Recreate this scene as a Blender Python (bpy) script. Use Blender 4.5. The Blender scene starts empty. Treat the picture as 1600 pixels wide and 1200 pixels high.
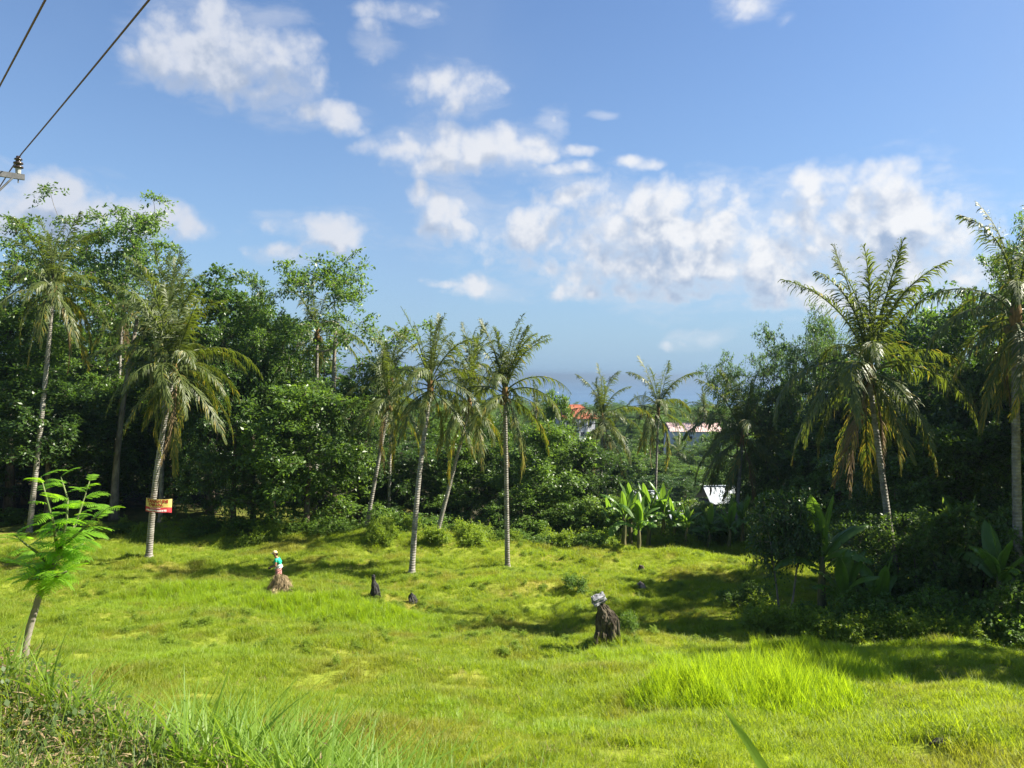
import bpy, math, random
import numpy as np
from mathutils import Vector, Matrix

# ------------------------------------------------------------------ scene, camera, light
sc = bpy.context.scene
COL = sc.collection
PI = math.pi
F = 1200.0                      # focal length in photograph pixels (1600 wide)
PITCH = math.radians(-0.67)
ROLL = math.radians(0.65)
fwd = Vector((0, math.cos(PITCH), math.sin(PITCH)))
rgt = Vector((math.cos(ROLL), 0, math.sin(ROLL))); rgt = (rgt - fwd * rgt.dot(fwd)).normalized()
upv = rgt.cross(fwd).normalized()
cam_d = bpy.data.cameras.new('camera'); cam = bpy.data.objects.new('camera', cam_d); COL.objects.link(cam)
cam_d.sensor_width = 36; cam_d.lens = 27.0; cam_d.clip_start = 0.05; cam_d.clip_end = 120000
cam.matrix_world = Matrix(((rgt.x, upv.x, -fwd.x, 0), (rgt.y, upv.y, -fwd.y, 0), (rgt.z, upv.z, -fwd.z, 0), (0, 0, 0, 1)))
sc.camera = cam
sc.render.resolution_x = 1024; sc.render.resolution_y = 768
vs = sc.view_settings
vs.view_transform = 'Standard'; vs.look = 'None'; vs.gamma = 1.0; vs.use_curve_mapping = False
vs.exposure = 1.75
sc.cycles.max_bounces = 8; sc.cycles.diffuse_bounces = 3; sc.cycles.transmission_bounces = 5
sc.cycles.transparent_max_bounces = 8; sc.cycles.glossy_bounces = 2; sc.cycles.volume_bounces = 0
sc.cycles.caustics_reflective = False; sc.cycles.caustics_refractive = False
sc.cycles.use_denoising = True

SUN_EL = math.radians(43)
SUN_AZ = math.radians(86)       # clockwise from +Y: from the right, a little ahead
sun_dir = Vector((math.sin(SUN_AZ) * math.cos(SUN_EL), math.cos(SUN_AZ) * math.cos(SUN_EL), math.sin(SUN_EL)))
SKY_STRENGTH = 0.05
SUN_STRENGTH = 5.0
HAZE = 0.00028; HAZE_COL = (0.33, 0.445, 0.585)
sun_d = bpy.data.lights.new('sun', 'SUN'); sun_d.energy = SUN_STRENGTH; sun_d.angle = math.radians(0.53); sun_d.color = (1.0, 0.93, 0.80)
sun = bpy.data.objects.new('sun', sun_d); COL.objects.link(sun)
sun.rotation_euler = sun_dir.to_track_quat('Z', 'Y').to_euler()

def dir_of(px, py):
    v = fwd + rgt * ((px - 800) / F) + upv * ((600 - py) / F)
    return v.normalized()

class NT:
    """small helper to wire nodes"""
    def __init__(self, tree):
        self.t = tree; self.n = tree.nodes; self.l = tree.links
    def add(self, typ, **kw):
        n = self.n.new(typ)
        for k, v in kw.items(): setattr(n, k, v)
        return n
    def put(self, sock, v):
        if hasattr(v, 'is_output') or isinstance(v, bpy.types.NodeSocket): self.l.new(v, sock)
        else: sock.default_value = v
    def m(self, op, a, b=0.0, c=None, clamp=False):
        n = self.add('ShaderNodeMath', operation=op); n.use_clamp = clamp
        self.put(n.inputs[0], a); self.put(n.inputs[1], b)
        if c is not None: self.put(n.inputs[2], c)
        return n.outputs[0]
    def vm(self, op, a, b=(0, 0, 0)):
        n = self.add('ShaderNodeVectorMath', operation=op)
        self.put(n.inputs[0], a)
        if op == 'SCALE': self.put(n.inputs['Scale'], b)
        else: self.put(n.inputs[1], b)
        return n.outputs['Value'] if op in ('DOT_PRODUCT', 'LENGTH') else n.outputs[0]
    def step(self, v, a, b, lo=0.0, hi=1.0):
        n = self.add('ShaderNodeMapRange', interpolation_type='SMOOTHSTEP')
        self.put(n.inputs[0], v); n.inputs[1].default_value = a; n.inputs[2].default_value = b
        self.put(n.inputs[3], lo); self.put(n.inputs[4], hi)
        return n.outputs[0]
    def noise(self, vec, scale, detail=4, rough=0.55, dist=0.0):
        n = self.add('ShaderNodeTexNoise'); self.put(n.inputs['Vector'], vec)
        n.inputs['Scale'].default_value = scale; n.inputs['Detail'].default_value = detail
        n.inputs['Roughness'].default_value = rough; n.inputs['Distortion'].default_value = dist
        return n.outputs[0]
    def mix(self, f, a, b, mode='MIX'):
        n = self.add('ShaderNodeMix', data_type='RGBA', blend_type=mode)
        self.put(n.inputs[0], f); self.put(n.inputs[6], a); self.put(n.inputs[7], b)
        return n.outputs[2]

def rgba(c): return (c[0], c[1], c[2], 1.0)

# ---- sky: clear blue air with cumulus given by direction
world = bpy.data.worlds.new('World'); sc.world = world; world.use_nodes = True
W = NT(world.node_tree); W.n.clear()
sky = W.add('ShaderNodeTexSky', sky_type='NISHITA'); sky.sun_disc = False
sky.sun_elevation = SUN_EL; sky.sun_rotation = SUN_AZ; sky.altitude = 50; sky.air_density = 1.0; sky.dust_density = 0.6; sky.ozone_density = 2.2
tc = W.add('ShaderNodeTexCoord'); D3 = tc.outputs['Generated']
sp = W.add('ShaderNodeSeparateXYZ'); W.l.new(D3, sp.inputs[0])
az = W.m('ARCTAN2', sp.outputs[0], sp.outputs[1]); el = W.m('ARCSINE', sp.outputs[2])
CLOUDS = [ # photo px: cx, cy, rx, ry, weight
 (350,85,135,85,1.0),(235,78,80,48,.85),(440,140,75,60,.9),(510,185,70,26,.85),(340,20,45,50,.85),
 (593,62,38,36,.8),(620,22,60,18,.65),(690,145,90,42,.8),(735,235,140,48,1.0),(650,228,95,30,.85),(820,238,60,32,.85),
 (862,198,30,26,.6),(872,267,60,13,.7),(990,252,36,13,.8),(705,335,66,52,1.0),(655,302,26,28,.7),(670,370,40,22,.6),
 (520,362,120,32,.85),(430,400,60,18,.75),(100,330,160,62,1.0),(210,335,80,44,1.0),(275,355,50,28,.85),(30,305,70,30,.9),
 (890,370,140,85,1.0),(1010,330,110,66,1.05),(1140,350,150,80,1.05),(1262,325,105,72,1.1),(1390,345,150,90,1.1),(1490,365,110,80,1.05),
 (1090,425,330,62,1.0),(1400,430,240,62,1.05),(825,345,40,38,.8),(745,452,60,24,.75),(690,446,60,9,.6),(1155,15,60,26,.8),(1225,36,18,13,.6),
 (1085,530,45,16,.45),(950,180,20,8,.6),(1475,265,24,9,.7),(960,460,200,20,.75),(1210,470,260,18,.7),(905,240,40,10,.55),
 (1290,440,300,50,.9),(1180,385,430,85,.66),(1090,452,340,26,.95),(1330,462,260,22,.85)]
# flat, seamless map of the sky dome for the cloud noise
iz = W.m('DIVIDE', 1.0, W.m('ADD', W.m('MAXIMUM', sp.outputs[2], -0.3), 1.0))
cb = W.add('ShaderNodeCombineXYZ'); W.l.new(W.m('MULTIPLY', sp.outputs[0], iz), cb.inputs[0]); W.l.new(W.m('MULTIPLY', sp.outputs[1], iz), cb.inputs[1])
P2 = cb.outputs[0]
def noise2(vec, scale, detail, rough, col=False):
    n = W.add('ShaderNodeTexNoise'); n.noise_dimensions = '2D'; W.put(n.inputs['Vector'], vec)
    n.inputs['Scale'].default_value = scale; n.inputs['Detail'].default_value = detail; n.inputs['Roughness'].default_value = rough
    return n.outputs[1 if col else 0]
wvec = W.vm('SUBTRACT', noise2(P2, 11, 3, 0.5, True), (0.5, 0.5, 0.5))
ae = W.add('ShaderNodeCombineXYZ'); W.l.new(az, ae.inputs[0]); W.l.new(el, ae.inputs[1])
aew = W.vm('ADD', ae.outputs[0], W.vm('MULTIPLY', wvec, (0.06, 0.035, 0.0)))
def blob_mask(vec):
    mk = None
    for (cx, cy, rx, ry, w) in CLOUDS:
        d = dir_of(cx, cy); a0 = math.atan2(d.x, d.y); e0 = math.asin(d.z)
        cr = 1.0 / (1 + ((cx - 800) / F) ** 2)
        ra = rx / F * cr; re = ry / F * math.sqrt(cr)
        n_ = W.vm('MULTIPLY', W.vm('SUBTRACT', vec, (a0, e0, 0.0)), (1 / ra, 1 / re, 0.0))
        v = W.m('MULTIPLY_ADD', W.vm('DOT_PRODUCT', n_, n_), -w, w)
        mk = v if mk is None else W.m('MAXIMUM', mk, v)
    return W.m('MAXIMUM', mk, -1.5)
# the rest of the sky carries the same kind of scattered cumulus
away = W.step(W.m('ABSOLUTE', az), 0.66, 0.85)
gen = W.m('MULTIPLY_ADD', W.step(noise2(P2, 3.0, 2, 0.5), 0.50, 0.72), 2.4, -1.2)
gen = W.m('SUBTRACT', gen, W.m('MULTIPLY', W.m('SUBTRACT', 1.0, away), 3.0))
def lump_noise(vec, det):
    b_ = noise2(vec, 15, det, 0.60)
    v_ = W.add('ShaderNodeTexVoronoi', feature='F1'); v_.voronoi_dimensions = '2D'; W.put(v_.inputs['Vector'], W.vm('ADD', vec, W.vm('SCALE', wvec, 0.06)))
    v_.inputs['Scale'].default_value = 34; v_.inputs['Detail'].default_value = 1.0; v_.inputs['Roughness'].default_value = 0.6
    return W.m('MULTIPLY_ADD', v_.outputs['Distance'], -0.20, b_)
def density(vec_ae, vec_p, det):
    mk = W.m('MAXIMUM', blob_mask(vec_ae), gen)
    return mk, W.m('MULTIPLY_ADD', W.m('ADD', lump_noise(vec_p, det), -0.40), 2.9, W.m('MULTIPLY_ADD', mk, 1.1, -0.06))
mask, dens = density(aew, P2, 9)
alpha = W.step(dens, -0.15, 1.1)
wisp = W.step(W.m('MULTIPLY_ADD', W.m('SUBTRACT', noise2(W.vm('MULTIPLY', aew, (1.0, 2.6, 0.0)), 9, 6, 0.62), 0.5), 3.4, W.m('MULTIPLY_ADD', mask, 0.9, 0.32)), 0.0, 1.6, 0.0, 0.42)
alpha = W.m('MAXIMUM', alpha, wisp)
# billows: compare with the density a little higher up, towards the sun
_, dens_up = density(W.vm('ADD', aew, (0.008, 0.030, 0.0)), W.vm('ADD', W.vm('SUBTRACT', P2, W.vm('SCALE', W.vm('NORMALIZE', P2), 0.030)), (0.008, 0.0, 0.0)), 4)
rel = W.m('SUBTRACT', dens, dens_up)
fine = W.m('MULTIPLY', W.m('SUBTRACT', noise2(W.vm('ADD', P2, W.vm('SCALE', wvec, 0.03)), 62, 4, 0.6), 0.5), 0.9)
lit = W.step(W.m('ADD', rel, fine), -0.65, 0.85)
thick = W.step(dens, 0.10, 1.3, 0.25, 1.0)
shade = W.m('MULTIPLY', thick, W.m('SUBTRACT', 1.0, lit))
K = 1.0 / SKY_STRENGTH / 3.364          # display value -> sky radiance at this exposure
def kc(r, g, b): return rgba((r * K, g * K, b * K))
right = W.step(az, -0.5, 0.35)
white = W.mix(right, kc(0.72, 0.76, 0.85), kc(0.95, 0.955, 0.97))
ccol = W.mix(W.m('MULTIPLY', shade, 1.0), white, W.mix(right, kc(0.30, 0.40, 0.58), kc(0.36, 0.47, 0.66)))
# clear air: bluer overhead, pale blue along the horizon, thin veil high up
veil = W.step(noise2(P2, 3.4, 4, 0.5), 0.46, 0.80, 0.0, 0.22)
skyc = W.mix(1.0, sky.outputs[0], rgba((0.70, 0.83, 1.02)), 'MULTIPLY')
low = W.m('POWER', 2.718, W.m('MULTIPLY', W.m('MAXIMUM', el, 0.0), -5.0))
skyc = W.mix(low, skyc, kc(0.375, 0.57, 0.77))
skyv = W.mix(veil, skyc, kc(0.36, 0.50, 0.76))
col = W.mix(W.m('MULTIPLY', alpha, 0.94), skyv, ccol)
above = W.step(sp.outputs[2], -0.02, 0.01)
col = W.mix(above, skyc, col)
bg = W.add('ShaderNodeBackground'); bg.inputs[1].default_value = SKY_STRENGTH; W.l.new(col, bg.inputs[0])
wo = W.add('ShaderNodeOutputWorld'); W.l.new(bg.outputs[0], wo.inputs[0])
world.cycles.sampling_method = 'MANUAL'; world.cycles.sample_map_resolution = 512

# ------------------------------------------------------------------ terrain heights and placing
rs = np.random.RandomState(5)
def sstep(v, a, b):
    t = np.clip((v - a) / (b - a), 0, 1); return t * t * (3 - 2 * t)
KY = [-60, 0, 6, 10, 14.4, 18, 22, 27.6, 33, 38, 43, 48, 54]
KZ = [-3.5, -3.9, -4.3, -5.1, -6.15, -7.1, -8.1, -9.5, -10.3, -10.75, -10.85, -11.0, -11.4]
CY = KY + [62, 75, 100, 150, 250, 320, 400, 600, 700, 1500, 60000]
CZ = KZ + [-13.2, -15.8, -17.5, -19, -20.5, -22, -25, -42, -54, -60, -90]
LY = KY + [75, 110, 250, 400, 600, 700, 1500, 60000]
LZ = KZ + [-11.6, -13, -19, -25, -42, -54, -60, -90]
waves = [(rs.uniform(0, 2 * PI), w, rs.uniform(0, 6.28), a) for w, a in ((11, .13), (7.3, .12), (5.1, .09), (3.4, .07), (2.3, .05), (1.55, .025), (1.1, .016))]
def G(x, y):
    x = np.asarray(x, float); y = np.asarray(y, float)
    def sm(KX, KV): return sum(np.interp(y + o, KX, KV) for o in (-2, -1, 0, 1, 2)) / 5
    c = sm(CY, CZ); l = sm(LY, LZ)
    q = x / np.maximum(np.abs(y), 20)
    w = sstep(q, -0.16, -0.02) * (1 - sstep(q, 0.30, 0.42))
    f = l * (1 - w) + c * w
    far = np.clip(1 - (np.hypot(x, y) - 80) / 200, 0.0, 1)
    b = np.zeros_like(x)
    for th, wl, ph, a in waves:
        b = b + a * np.sin((x * math.cos(th) + y * math.sin(th)) * 2 * PI / wl + ph + 0.8 * np.sin((x * math.sin(th) - y * math.cos(th)) * 2 * PI / (wl * 2.3)))
    f = f + b * far * sstep(np.hypot(x, y), 3, 14)
    # the swell of tall grass on the left and the hollow beside the stump
    f = f + 0.45 * np.exp(-(((x + 9) / 6) ** 2 + ((y - 34) / 3.2) ** 2)) - 0.7 * np.exp(-(((x - 1.5) / 7) ** 2 + ((y - 30.5) / 2.8) ** 2)) + 0.7 * np.exp(-(((x + 6.5) / 5) ** 2 + ((y - 50) / 3.0) ** 2))
    s = 0.5 * x + 0.866 * y
    bank = np.where(s < 1.95, -1.6 - 0.02 * np.sin(x * 3) - 0.03 * np.sin(y * 5 + x), -1.6 - 0.92 * (s - 1.95)) + 0.4 * b
    k = 0.35; h = np.clip(0.5 + 0.5 * (bank - f) / k, 0, 1)
    return f * (1 - h) + bank * h + k * h * (1 - h)
def g1(x, y): return float(G(np.array([x]), np.array([y]))[0])
def P(px, py, d):
    v = fwd + rgt * ((px - 800) / F) + upv * ((600 - py) / F)
    return v * (d / v.y)
def GP(px, d):
    """ground point that shows in column px at depth d"""
    py = 900
    for _ in range(4):
        p = P(px, py, d); z = g1(p.x, d)
        q = Vector((p.x, d, z)); py = 600 - F * q.dot(upv) / q.dot(fwd)
    return Vector((p.x, d, z))
def GH(px, py):
    """where the sight line through a photo pixel meets the ground"""
    v = fwd + rgt * ((px - 800) / F) + upv * ((600 - py) / F); v = v / v.y
    t = np.linspace(3, 90, 1800); z = G(v.x * t, t)
    i = np.argmax(z > v.z * t) if (z > v.z * t).any() else len(t) - 1
    return Vector((v.x * t[i], t[i], z[i]))

# ------------------------------------------------------------------ materials
MATS = {}
def mat(name):
    m = bpy.data.materials.new(name); m.use_nodes = True
    t = NT(m.node_tree); t.n.clear(); MATS[name] = m
    return m, t
def out(t, s, disp=None):
    o = t.add('ShaderNodeOutputMaterial'); t.l.new(s, o.inputs[0])
def bsdf(t, col, rough=0.6, spec=0.3, normal=None, metal=0.0):
    p = t.add('ShaderNodeBsdfPrincipled'); t.put(p.inputs['Base Color'], col); t.put(p.inputs['Roughness'], rough)
    p.inputs['Specular IOR Level'].default_value = spec; p.inputs['Metallic'].default_value = metal
    if normal is not None: t.l.new(normal, p.inputs['Normal'])
    return p.outputs[0]
def bump(t, h, strength=0.5, dist=0.02):
    b = t.add('ShaderNodeBump'); b.inputs['Strength'].default_value = strength; b.inputs['Distance'].default_value = dist
    t.l.new(h, b.inputs['Height']); return b.outputs[0]

def leafmat(name, dark, light, trans, tf=0.35, rough=0.5, spec=0.35, patch=None, pscale=0.25, young=None, mottle=None):
    """leaf: per-leaf and per-tree colour, light passing through the blade"""
    m, t = mat(name)
    g = t.add('ShaderNodeNewGeometry'); oi = t.add('ShaderNodeObjectInfo')
    r = t.m('MULTIPLY_ADD', g.outputs['Random Per Island'], 0.75, t.m('MULTIPLY', oi.outputs['Random'], 0.25))
    c = t.mix(r, rgba(dark), rgba(light))
    tr = rgba(trans)
    if patch is not None:
        n = t.noise(g.outputs['Position'], pscale, 3, 0.6)
        f = t.step(n, 0.45, 0.68)
        c = t.mix(f, c, rgba(patch[0])); tr = t.mix(f, tr, rgba(patch[1]))
    if mottle is not None:
        n = t.noise(g.outputs['Position'], 1.15, 4, 0.6)
        c = t.mix(t.step(n, 0.50, 0.66, 0, 0.65), c, rgba(mottle))
    if young is not None:
        f = t.step(g.outputs['Random Per Island'], 0.93, 0.97)
        c = t.mix(f, c, rgba(young))
    a = bsdf(t, c, rough, spec)
    b = t.add('ShaderNodeBsdfTranslucent'); t.put(b.inputs[0], tr)
    x = t.add('ShaderNodeMixShader'); x.inputs[0].default_value = tf
    t.l.new(a, x.inputs[1]); t.l.new(b.outputs[0], x.inputs[2]); out(t, x.outputs[0]); return m

def simple(name, c1, c2, scale=3.0, rough=0.8, spec=0.2, bumps=0.0, detail=6, stretch=(1, 1, 1)):
    m, t = mat(name)
    co = t.add('ShaderNodeTexCoord'); v = t.vm('MULTIPLY', co.outputs['Object'], stretch)
    n = t.noise(v, scale, detail, 0.6)
    c = t.mix(t.step(n, 0.32, 0.68), rgba(c1), rgba(c2))
    nm = bump(t, n, bumps, 0.03) if bumps else None
    out(t, bsdf(t, c, rough, spec, nm)); return m

M_leaf_dark = leafmat('leaf_dark', (.026, .058, .012), (.062, .115, .022), (.13, .25, .02), .32, .40, .5)
M_leaf_mid = leafmat('leaf_mid', (.042, .085, .014), (.100, .170, .028), (.22, .37, .03), .36, .42, .5)
M_leaf_light = leafmat('leaf_light', (.070, .125, .018), (.130, .205, .035), (.28, .42, .04), .38, .42, .5, young=(.20, .19, .04))
M_leaf_feather = leafmat('leaf_feather', (.040, .085, .022), (.080, .140, .038), (.16, .28, .04), .36, .5, .3)
M_leaf_bush = leafmat('leaf_bush', (.045, .095, .016), (.110, .185, .028), (.24, .40, .03), .36, .5, .3)
M_leaf_weed = leafmat('leaf_weed', (.095, .155, .016), (.180, .250, .030), (.40, .54, .03), .42, .5, .3)
M_leaf_sapling = leafmat('leaf_sapling', (.085, .185, .014), (.150, .275, .022), (.36, .68, .02), .52, .45, .25)
M_leaf_banana = leafmat('leaf_banana', (.060, .130, .020), (.105, .185, .035), (.24, .42, .03), .42, .38, .45)
M_leaf_cover = leafmat('leaf_cover', (.040, .070, .018), (.080, .125, .030), (.12, .20, .03), .3, .5, .3)
M_frond = leafmat('frond_green', (.036, .060, .012), (.105, .130, .028), (.20, .26, .02), .32, .48, .35)
M_frond_old = leafmat('frond_yellowing', (.13, .125, .022), (.24, .20, .036), (.42, .34, .03), .40, .45, .4)
M_frond_dead = leafmat('frond_dead', (.13, .09, .045), (.20, .145, .075), (.16, .11, .04), .2, .7, .2)
M_grass = leafmat('grass_blade', (.105, .165, .014), (.205, .270, .028), (.46, .59, .018), .46, .5, .25, patch=((.200, .205, .034), (.43, .44, .035)), pscale=0.33, mottle=(.065, .115, .012))
M_grass_tall = leafmat('grass_tall', (.125, .205, .012), (.215, .300, .022), (.50, .68, .014), .50, .45, .3)
M_grass_broad = leafmat('grass_broad', (.085, .160, .018), (.165, .250, .036), (.36, .54, .03), .46, .45, .22)
M_straw = leafmat('straw_dry', (.17, .125, .065), (.30, .23, .13), (.2, .15, .07), .15, .7, .2)
M_bark = simple('bark', (.055, .042, .030), (.15, .125, .095), 5, .9, .1, .6, stretch=(1, 1, .35))
M_bark_pale = simple('bark_pale', (.13, .11, .085), (.27, .245, .20), 5, .85, .1, .5, stretch=(1, 1, .4))
M_stem = simple('stem_green', (.07, .10, .03), (.14, .16, .06), 6, .7, .3)
M_pseudo = simple('banana_stem', (.06, .07, .03), (.17, .14, .07), 5, .6, .3, stretch=(1, 1, .2))
M_char = simple('charred_wood', (.008, .008, .008), (.03, .028, .026), 12, .75, .35, .8)
M_stump = simple('stump_wood', (.016, .013, .010), (.115, .097, .068), 5, .95, .08, .9, stretch=(1, 1, .3))
M_greywood = simple('weathered_wood', (.10, .10, .105), (.30, .30, .32), 9, .8, .2, .5, stretch=(.25, 1, 1))
M_rock = simple('rock', (.09, .075, .065), (.22, .19, .17), 6, .9, .2, .6)
M_soil = simple('soil_clod', (.025, .020, .015), (.07, .055, .04), 9, .95, .1, .6)
M_metal = simple('galvanised_steel', (.055, .055, .055), (.12, .12, .12), 10, .5, .5)
M_porcelain = simple('insulator_brown', (.020, .013, .010), (.05, .035, .03), 6, .3, .6)
M_cap = simple('insulator_grey', (.22, .22, .21), (.34, .34, .32), 6, .6, .3)
M_wire = simple('cable_red_brown', (.07, .03, .035), (.10, .045, .045), 6, .5, .3)
M_husk = simple('coconut_husk', (.10, .085, .02), (.20, .15, .04), 7, .6, .3)
M_fibre = simple('palm_fibre', (.11, .065, .025), (.24, .15, .06), 14, .95, .1, .5, stretch=(1, 1, .3))
M_skin = simple('skin', (.23, .115, .07), (.30, .16, .10), 6, .55, .3)
M_hair = simple('hair', (.008, .007, .006), (.02, .018, .016), 20, .6, .3)
M_cap_cloth = simple('cap_cloth', (.62, .42, .24), (.72, .52, .32), 14, .9, .1)
M_shorts = simple('shorts_cloth', (.42, .17, .16), (.55, .27, .25), 12, .9, .1)
M_tool = simple('dark_tool', (.02, .02, .02), (.05, .045, .04), 12, .6, .3)
M_whitewall = simple('white_wall', (.55, .56, .58), (.72, .73, .74), 1.4, .85, .2)
M_greywall = simple('grey_wall', (.10, .10, .095), (.19, .185, .175), 1.4, .9, .1)
M_redroof = simple('red_roof_tile', (.25, .075, .04), (.36, .12, .065), 2.5, .8, .2)
M_ridge = simple('ridge_tile', (.30, .08, .04), (.40, .12, .06), 2.5, .8, .2)
M_pinkroof = simple('rusty_roof', (.36, .22, .19), (.58, .45, .42), .8, .6, .3)
M_tinroof = simple('tin_roof', (.26, .30, .34), (.46, .49, .52), .6, .55, .4)
M_glass = simple('dark_glass', (.015, .02, .025), (.03, .035, .04), 3, .15, .5)
M_banner_y = simple('banner_yellow', (.50, .37, .10), (.64, .50, .16), 4, .6, .3)
M_banner_r = simple('banner_red', (.38, .03, .04), (.48, .05, .06), 4, .6, .3)
M_letter_r = simple('letter_red', (.24, .02, .012), (.32, .035, .02), 5, .6, .3)
M_letter_w = simple('letter_white', (.72, .66, .62), (.80, .76, .72), 5, .6, .3)

m, t = mat('shirt_cloth'); MSH = m
co = t.add('ShaderNodeTexCoord'); sx = t.add('ShaderNodeSeparateXYZ'); t.l.new(co.outputs['Object'], sx.inputs[0])
n = t.noise(co.outputs['Object'], 9, 3)
f = t.step(t.m('MULTIPLY_ADD', n, 0.03, sx.outputs[2]), 1.115, 1.13)
out(t, bsdf(t, t.mix(f, rgba((.74, .75, .74)), rgba((.02, .34, .22))), .85, .15))

# palm bark: grey with leaf-scar rings
m, t = mat('palm_bark'); M_palmbark = m
co = t.add('ShaderNodeTexCoord'); sx = t.add('ShaderNodeSeparateXYZ'); t.l.new(co.outputs['Object'], sx.inputs[0])
n = t.noise(co.outputs['Object'], 3.5, 6, .6); n2 = t.noise(co.outputs['Object'], 22, 3, .6)
ring = t.m('SINE', t.m('MULTIPLY', t.m('MULTIPLY_ADD', n, 0.10, sx.outputs[2]), 48))
c = t.mix(t.step(n, .35, .66), rgba((.15, .138, .115)), rgba((.30, .285, .25)))
c = t.mix(t.m('MULTIPLY', t.m('MULTIPLY', t.step(ring, .35, .95), t.step(n, .40, .62)), .40), c, rgba((.085, .07, .055)))
c = t.mix(t.step(n2, .55, .75, 0, .5), c, rgba((.12, .12, .085)))
n5 = t.noise(t.vm('MULTIPLY', co.outputs['Object'], (1, 1, .45)), 1.6, 5, .65)
c = t.mix(t.step(n5, .52, .70, 0, .75), c, rgba((.075, .065, .05)))
out(t, bsdf(t, c, .85, .2, bump(t, t.m('ADD', ring, n2), .5, .02)))

# ground: turf over soil
m, t = mat('turf'); M_turf = m
g = t.add('ShaderNodeNewGeometry'); pos = g.outputs['Position']
n1 = t.noise(pos, .28, 3, .6); n2 = t.noise(pos, 1.3, 6, .65); n3 = t.noise(pos, 14, 4, .7); n4 = t.noise(pos, .011, 5, .6)
c = t.mix(t.step(n2, .35, .65), rgba((.130, .165, .018)), rgba((.200, .240, .028)))
c = t.mix(t.step(n1, .45, .68), c, rgba((.215, .190, .042)))
c = t.mix(t.step(n3, .50, .75, 0, .6), c, rgba((.075, .080, .018)))
c = t.mix(t.step(n2, .63, .74, 0, .45), c, rgba((.17, .13, .07)))
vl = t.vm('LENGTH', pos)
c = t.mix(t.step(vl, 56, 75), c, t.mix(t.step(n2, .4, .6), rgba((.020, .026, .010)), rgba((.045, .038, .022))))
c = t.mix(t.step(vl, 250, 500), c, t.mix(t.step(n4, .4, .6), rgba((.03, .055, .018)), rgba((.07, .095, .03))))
out(t, bsdf(t, c, .95, .08, bump(t, t.m('ADD', n2, t.m('MULTIPLY', n3, .5)), .8, .06)))

m, t = mat('sea_water'); M_sea = m
g = t.add('ShaderNodeNewGeometry'); pos = t.vm('MULTIPLY', g.outputs['Position'], (1, .35, 1))
n = t.noise(pos, .05, 6, .65); n2 = t.noise(t.vm('MULTIPLY', g.outputs['Position'], (.25, 1, 1)), .004, 4, .6)
c = t.mix(t.step(n2, .4, .62), rgba((.030, .085, .17)), rgba((.045, .11, .20)))
out(t, bsdf(t, c, .35, .5, bump(t, n, .35, 1.0)))

# corrugated roof gets real ribs in geometry; haze in its own material
# ------------------------------------------------------------------ mesh helpers
def prop(o, label=None, cat=None, group=None, kind=None):
    if label: o['label'] = label
    if cat: o['category'] = cat
    if group: o['group'] = group
    if kind: o['kind'] = kind
    return o
def link(name, data, parent=None, loc=None, rot=None, scale=None):
    o = bpy.data.objects.new(name, data); COL.objects.link(o)
    if parent is not None: o.parent = parent
    if loc is not None: o.location = loc
    if rot is not None: o.rotation_euler = rot
    if scale is not None: o.scale = scale if hasattr(scale, '__len__') else (scale,) * 3
    return o
def empty(name, loc, rz=0.0, scale=1.0):
    o = link(name, None, None, loc, (0, 0, rz), scale); o.empty_display_size = 0.2; return o
def mesh_quads(name, V, Q, m, smooth=False):
    V = np.asarray(V, np.float32); Q = np.asarray(Q, np.int32)
    me = bpy.data.meshes.new(name); k = Q.shape[1]
    me.vertices.add(len(V)); me.vertices.foreach_set('co', V.ravel())
    me.loops.add(Q.size); me.loops.foreach_set('vertex_index', Q.ravel())
    me.polygons.add(len(Q)); me.polygons.foreach_set('loop_start', np.arange(0, Q.size, k, dtype=np.int32))
    if smooth: me.polygons.foreach_set('use_smooth', np.ones(len(Q), bool))
    me.update(calc_edges=True); me.materials.append(m); return me
class MB:
    def __init__(s): s.v = []; s.f = []; s.mi = []
    def addv(s, V, Fs, mi=0):
        b = len(s.v); s.v.extend([tuple(map(float, p)) for p in V])
        for f in Fs: s.f.append(tuple(i + b for i in f)); s.mi.append(mi)
    def box(s, c, h, M=None, mi=0):
        pts = [Vector((x * h[0], y * h[1], z * h[2])) for x in (-1, 1) for y in (-1, 1) for z in (-1, 1)]
        if M is not None: pts = [M @ p for p in pts]
        pts = [p + Vector(c) for p in pts]
        s.addv(pts, [(0, 1, 3, 2), (4, 6, 7, 5), (0, 4, 5, 1), (2, 3, 7, 6), (0, 2, 6, 4), (1, 5, 7, 3)], mi)
    def tube(s, pts, rad, sides=6, mi=0, cap=True):
        pts = [Vector(p) for p in pts]; n = len(pts); V = []
        ref = None
        for i, p in enumerate(pts):
            d = (pts[min(i + 1, n - 1)] - pts[max(i - 1, 0)]).normalized()
            if ref is None: ref = d.orthogonal().normalized()
            ref = (ref - d * ref.dot(d)).normalized(); b = d.cross(ref)
            r = rad[i] if hasattr(rad, '__len__') else rad
            for k in range(sides):
                a = 2 * PI * k / sides; V.append(p + (ref * math.cos(a) + b * math.sin(a)) * r)
        Fs = [(i * sides + k, i * sides + (k + 1) % sides, (i + 1) * sides + (k + 1) % sides, (i + 1) * sides + k) for i in range(n - 1) for k in range(sides)]
        if cap: Fs += [tuple(range(sides - 1, -1, -1)), tuple((n - 1) * sides + k for k in range(sides))]
        s.addv(V, Fs, mi)
    def mesh(s, name, mats, smooth=False):
        me = bpy.data.meshes.new(name); me.from_pydata(s.v, [], s.f)
        for mm in (mats if isinstance(mats, (list, tuple)) else [mats]): me.materials.append(mm)
        me.polygons.foreach_set('material_index', s.mi)
        if smooth: me.polygons.foreach_set('use_smooth', [True] * len(s.f))
        me.update(); return me

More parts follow.
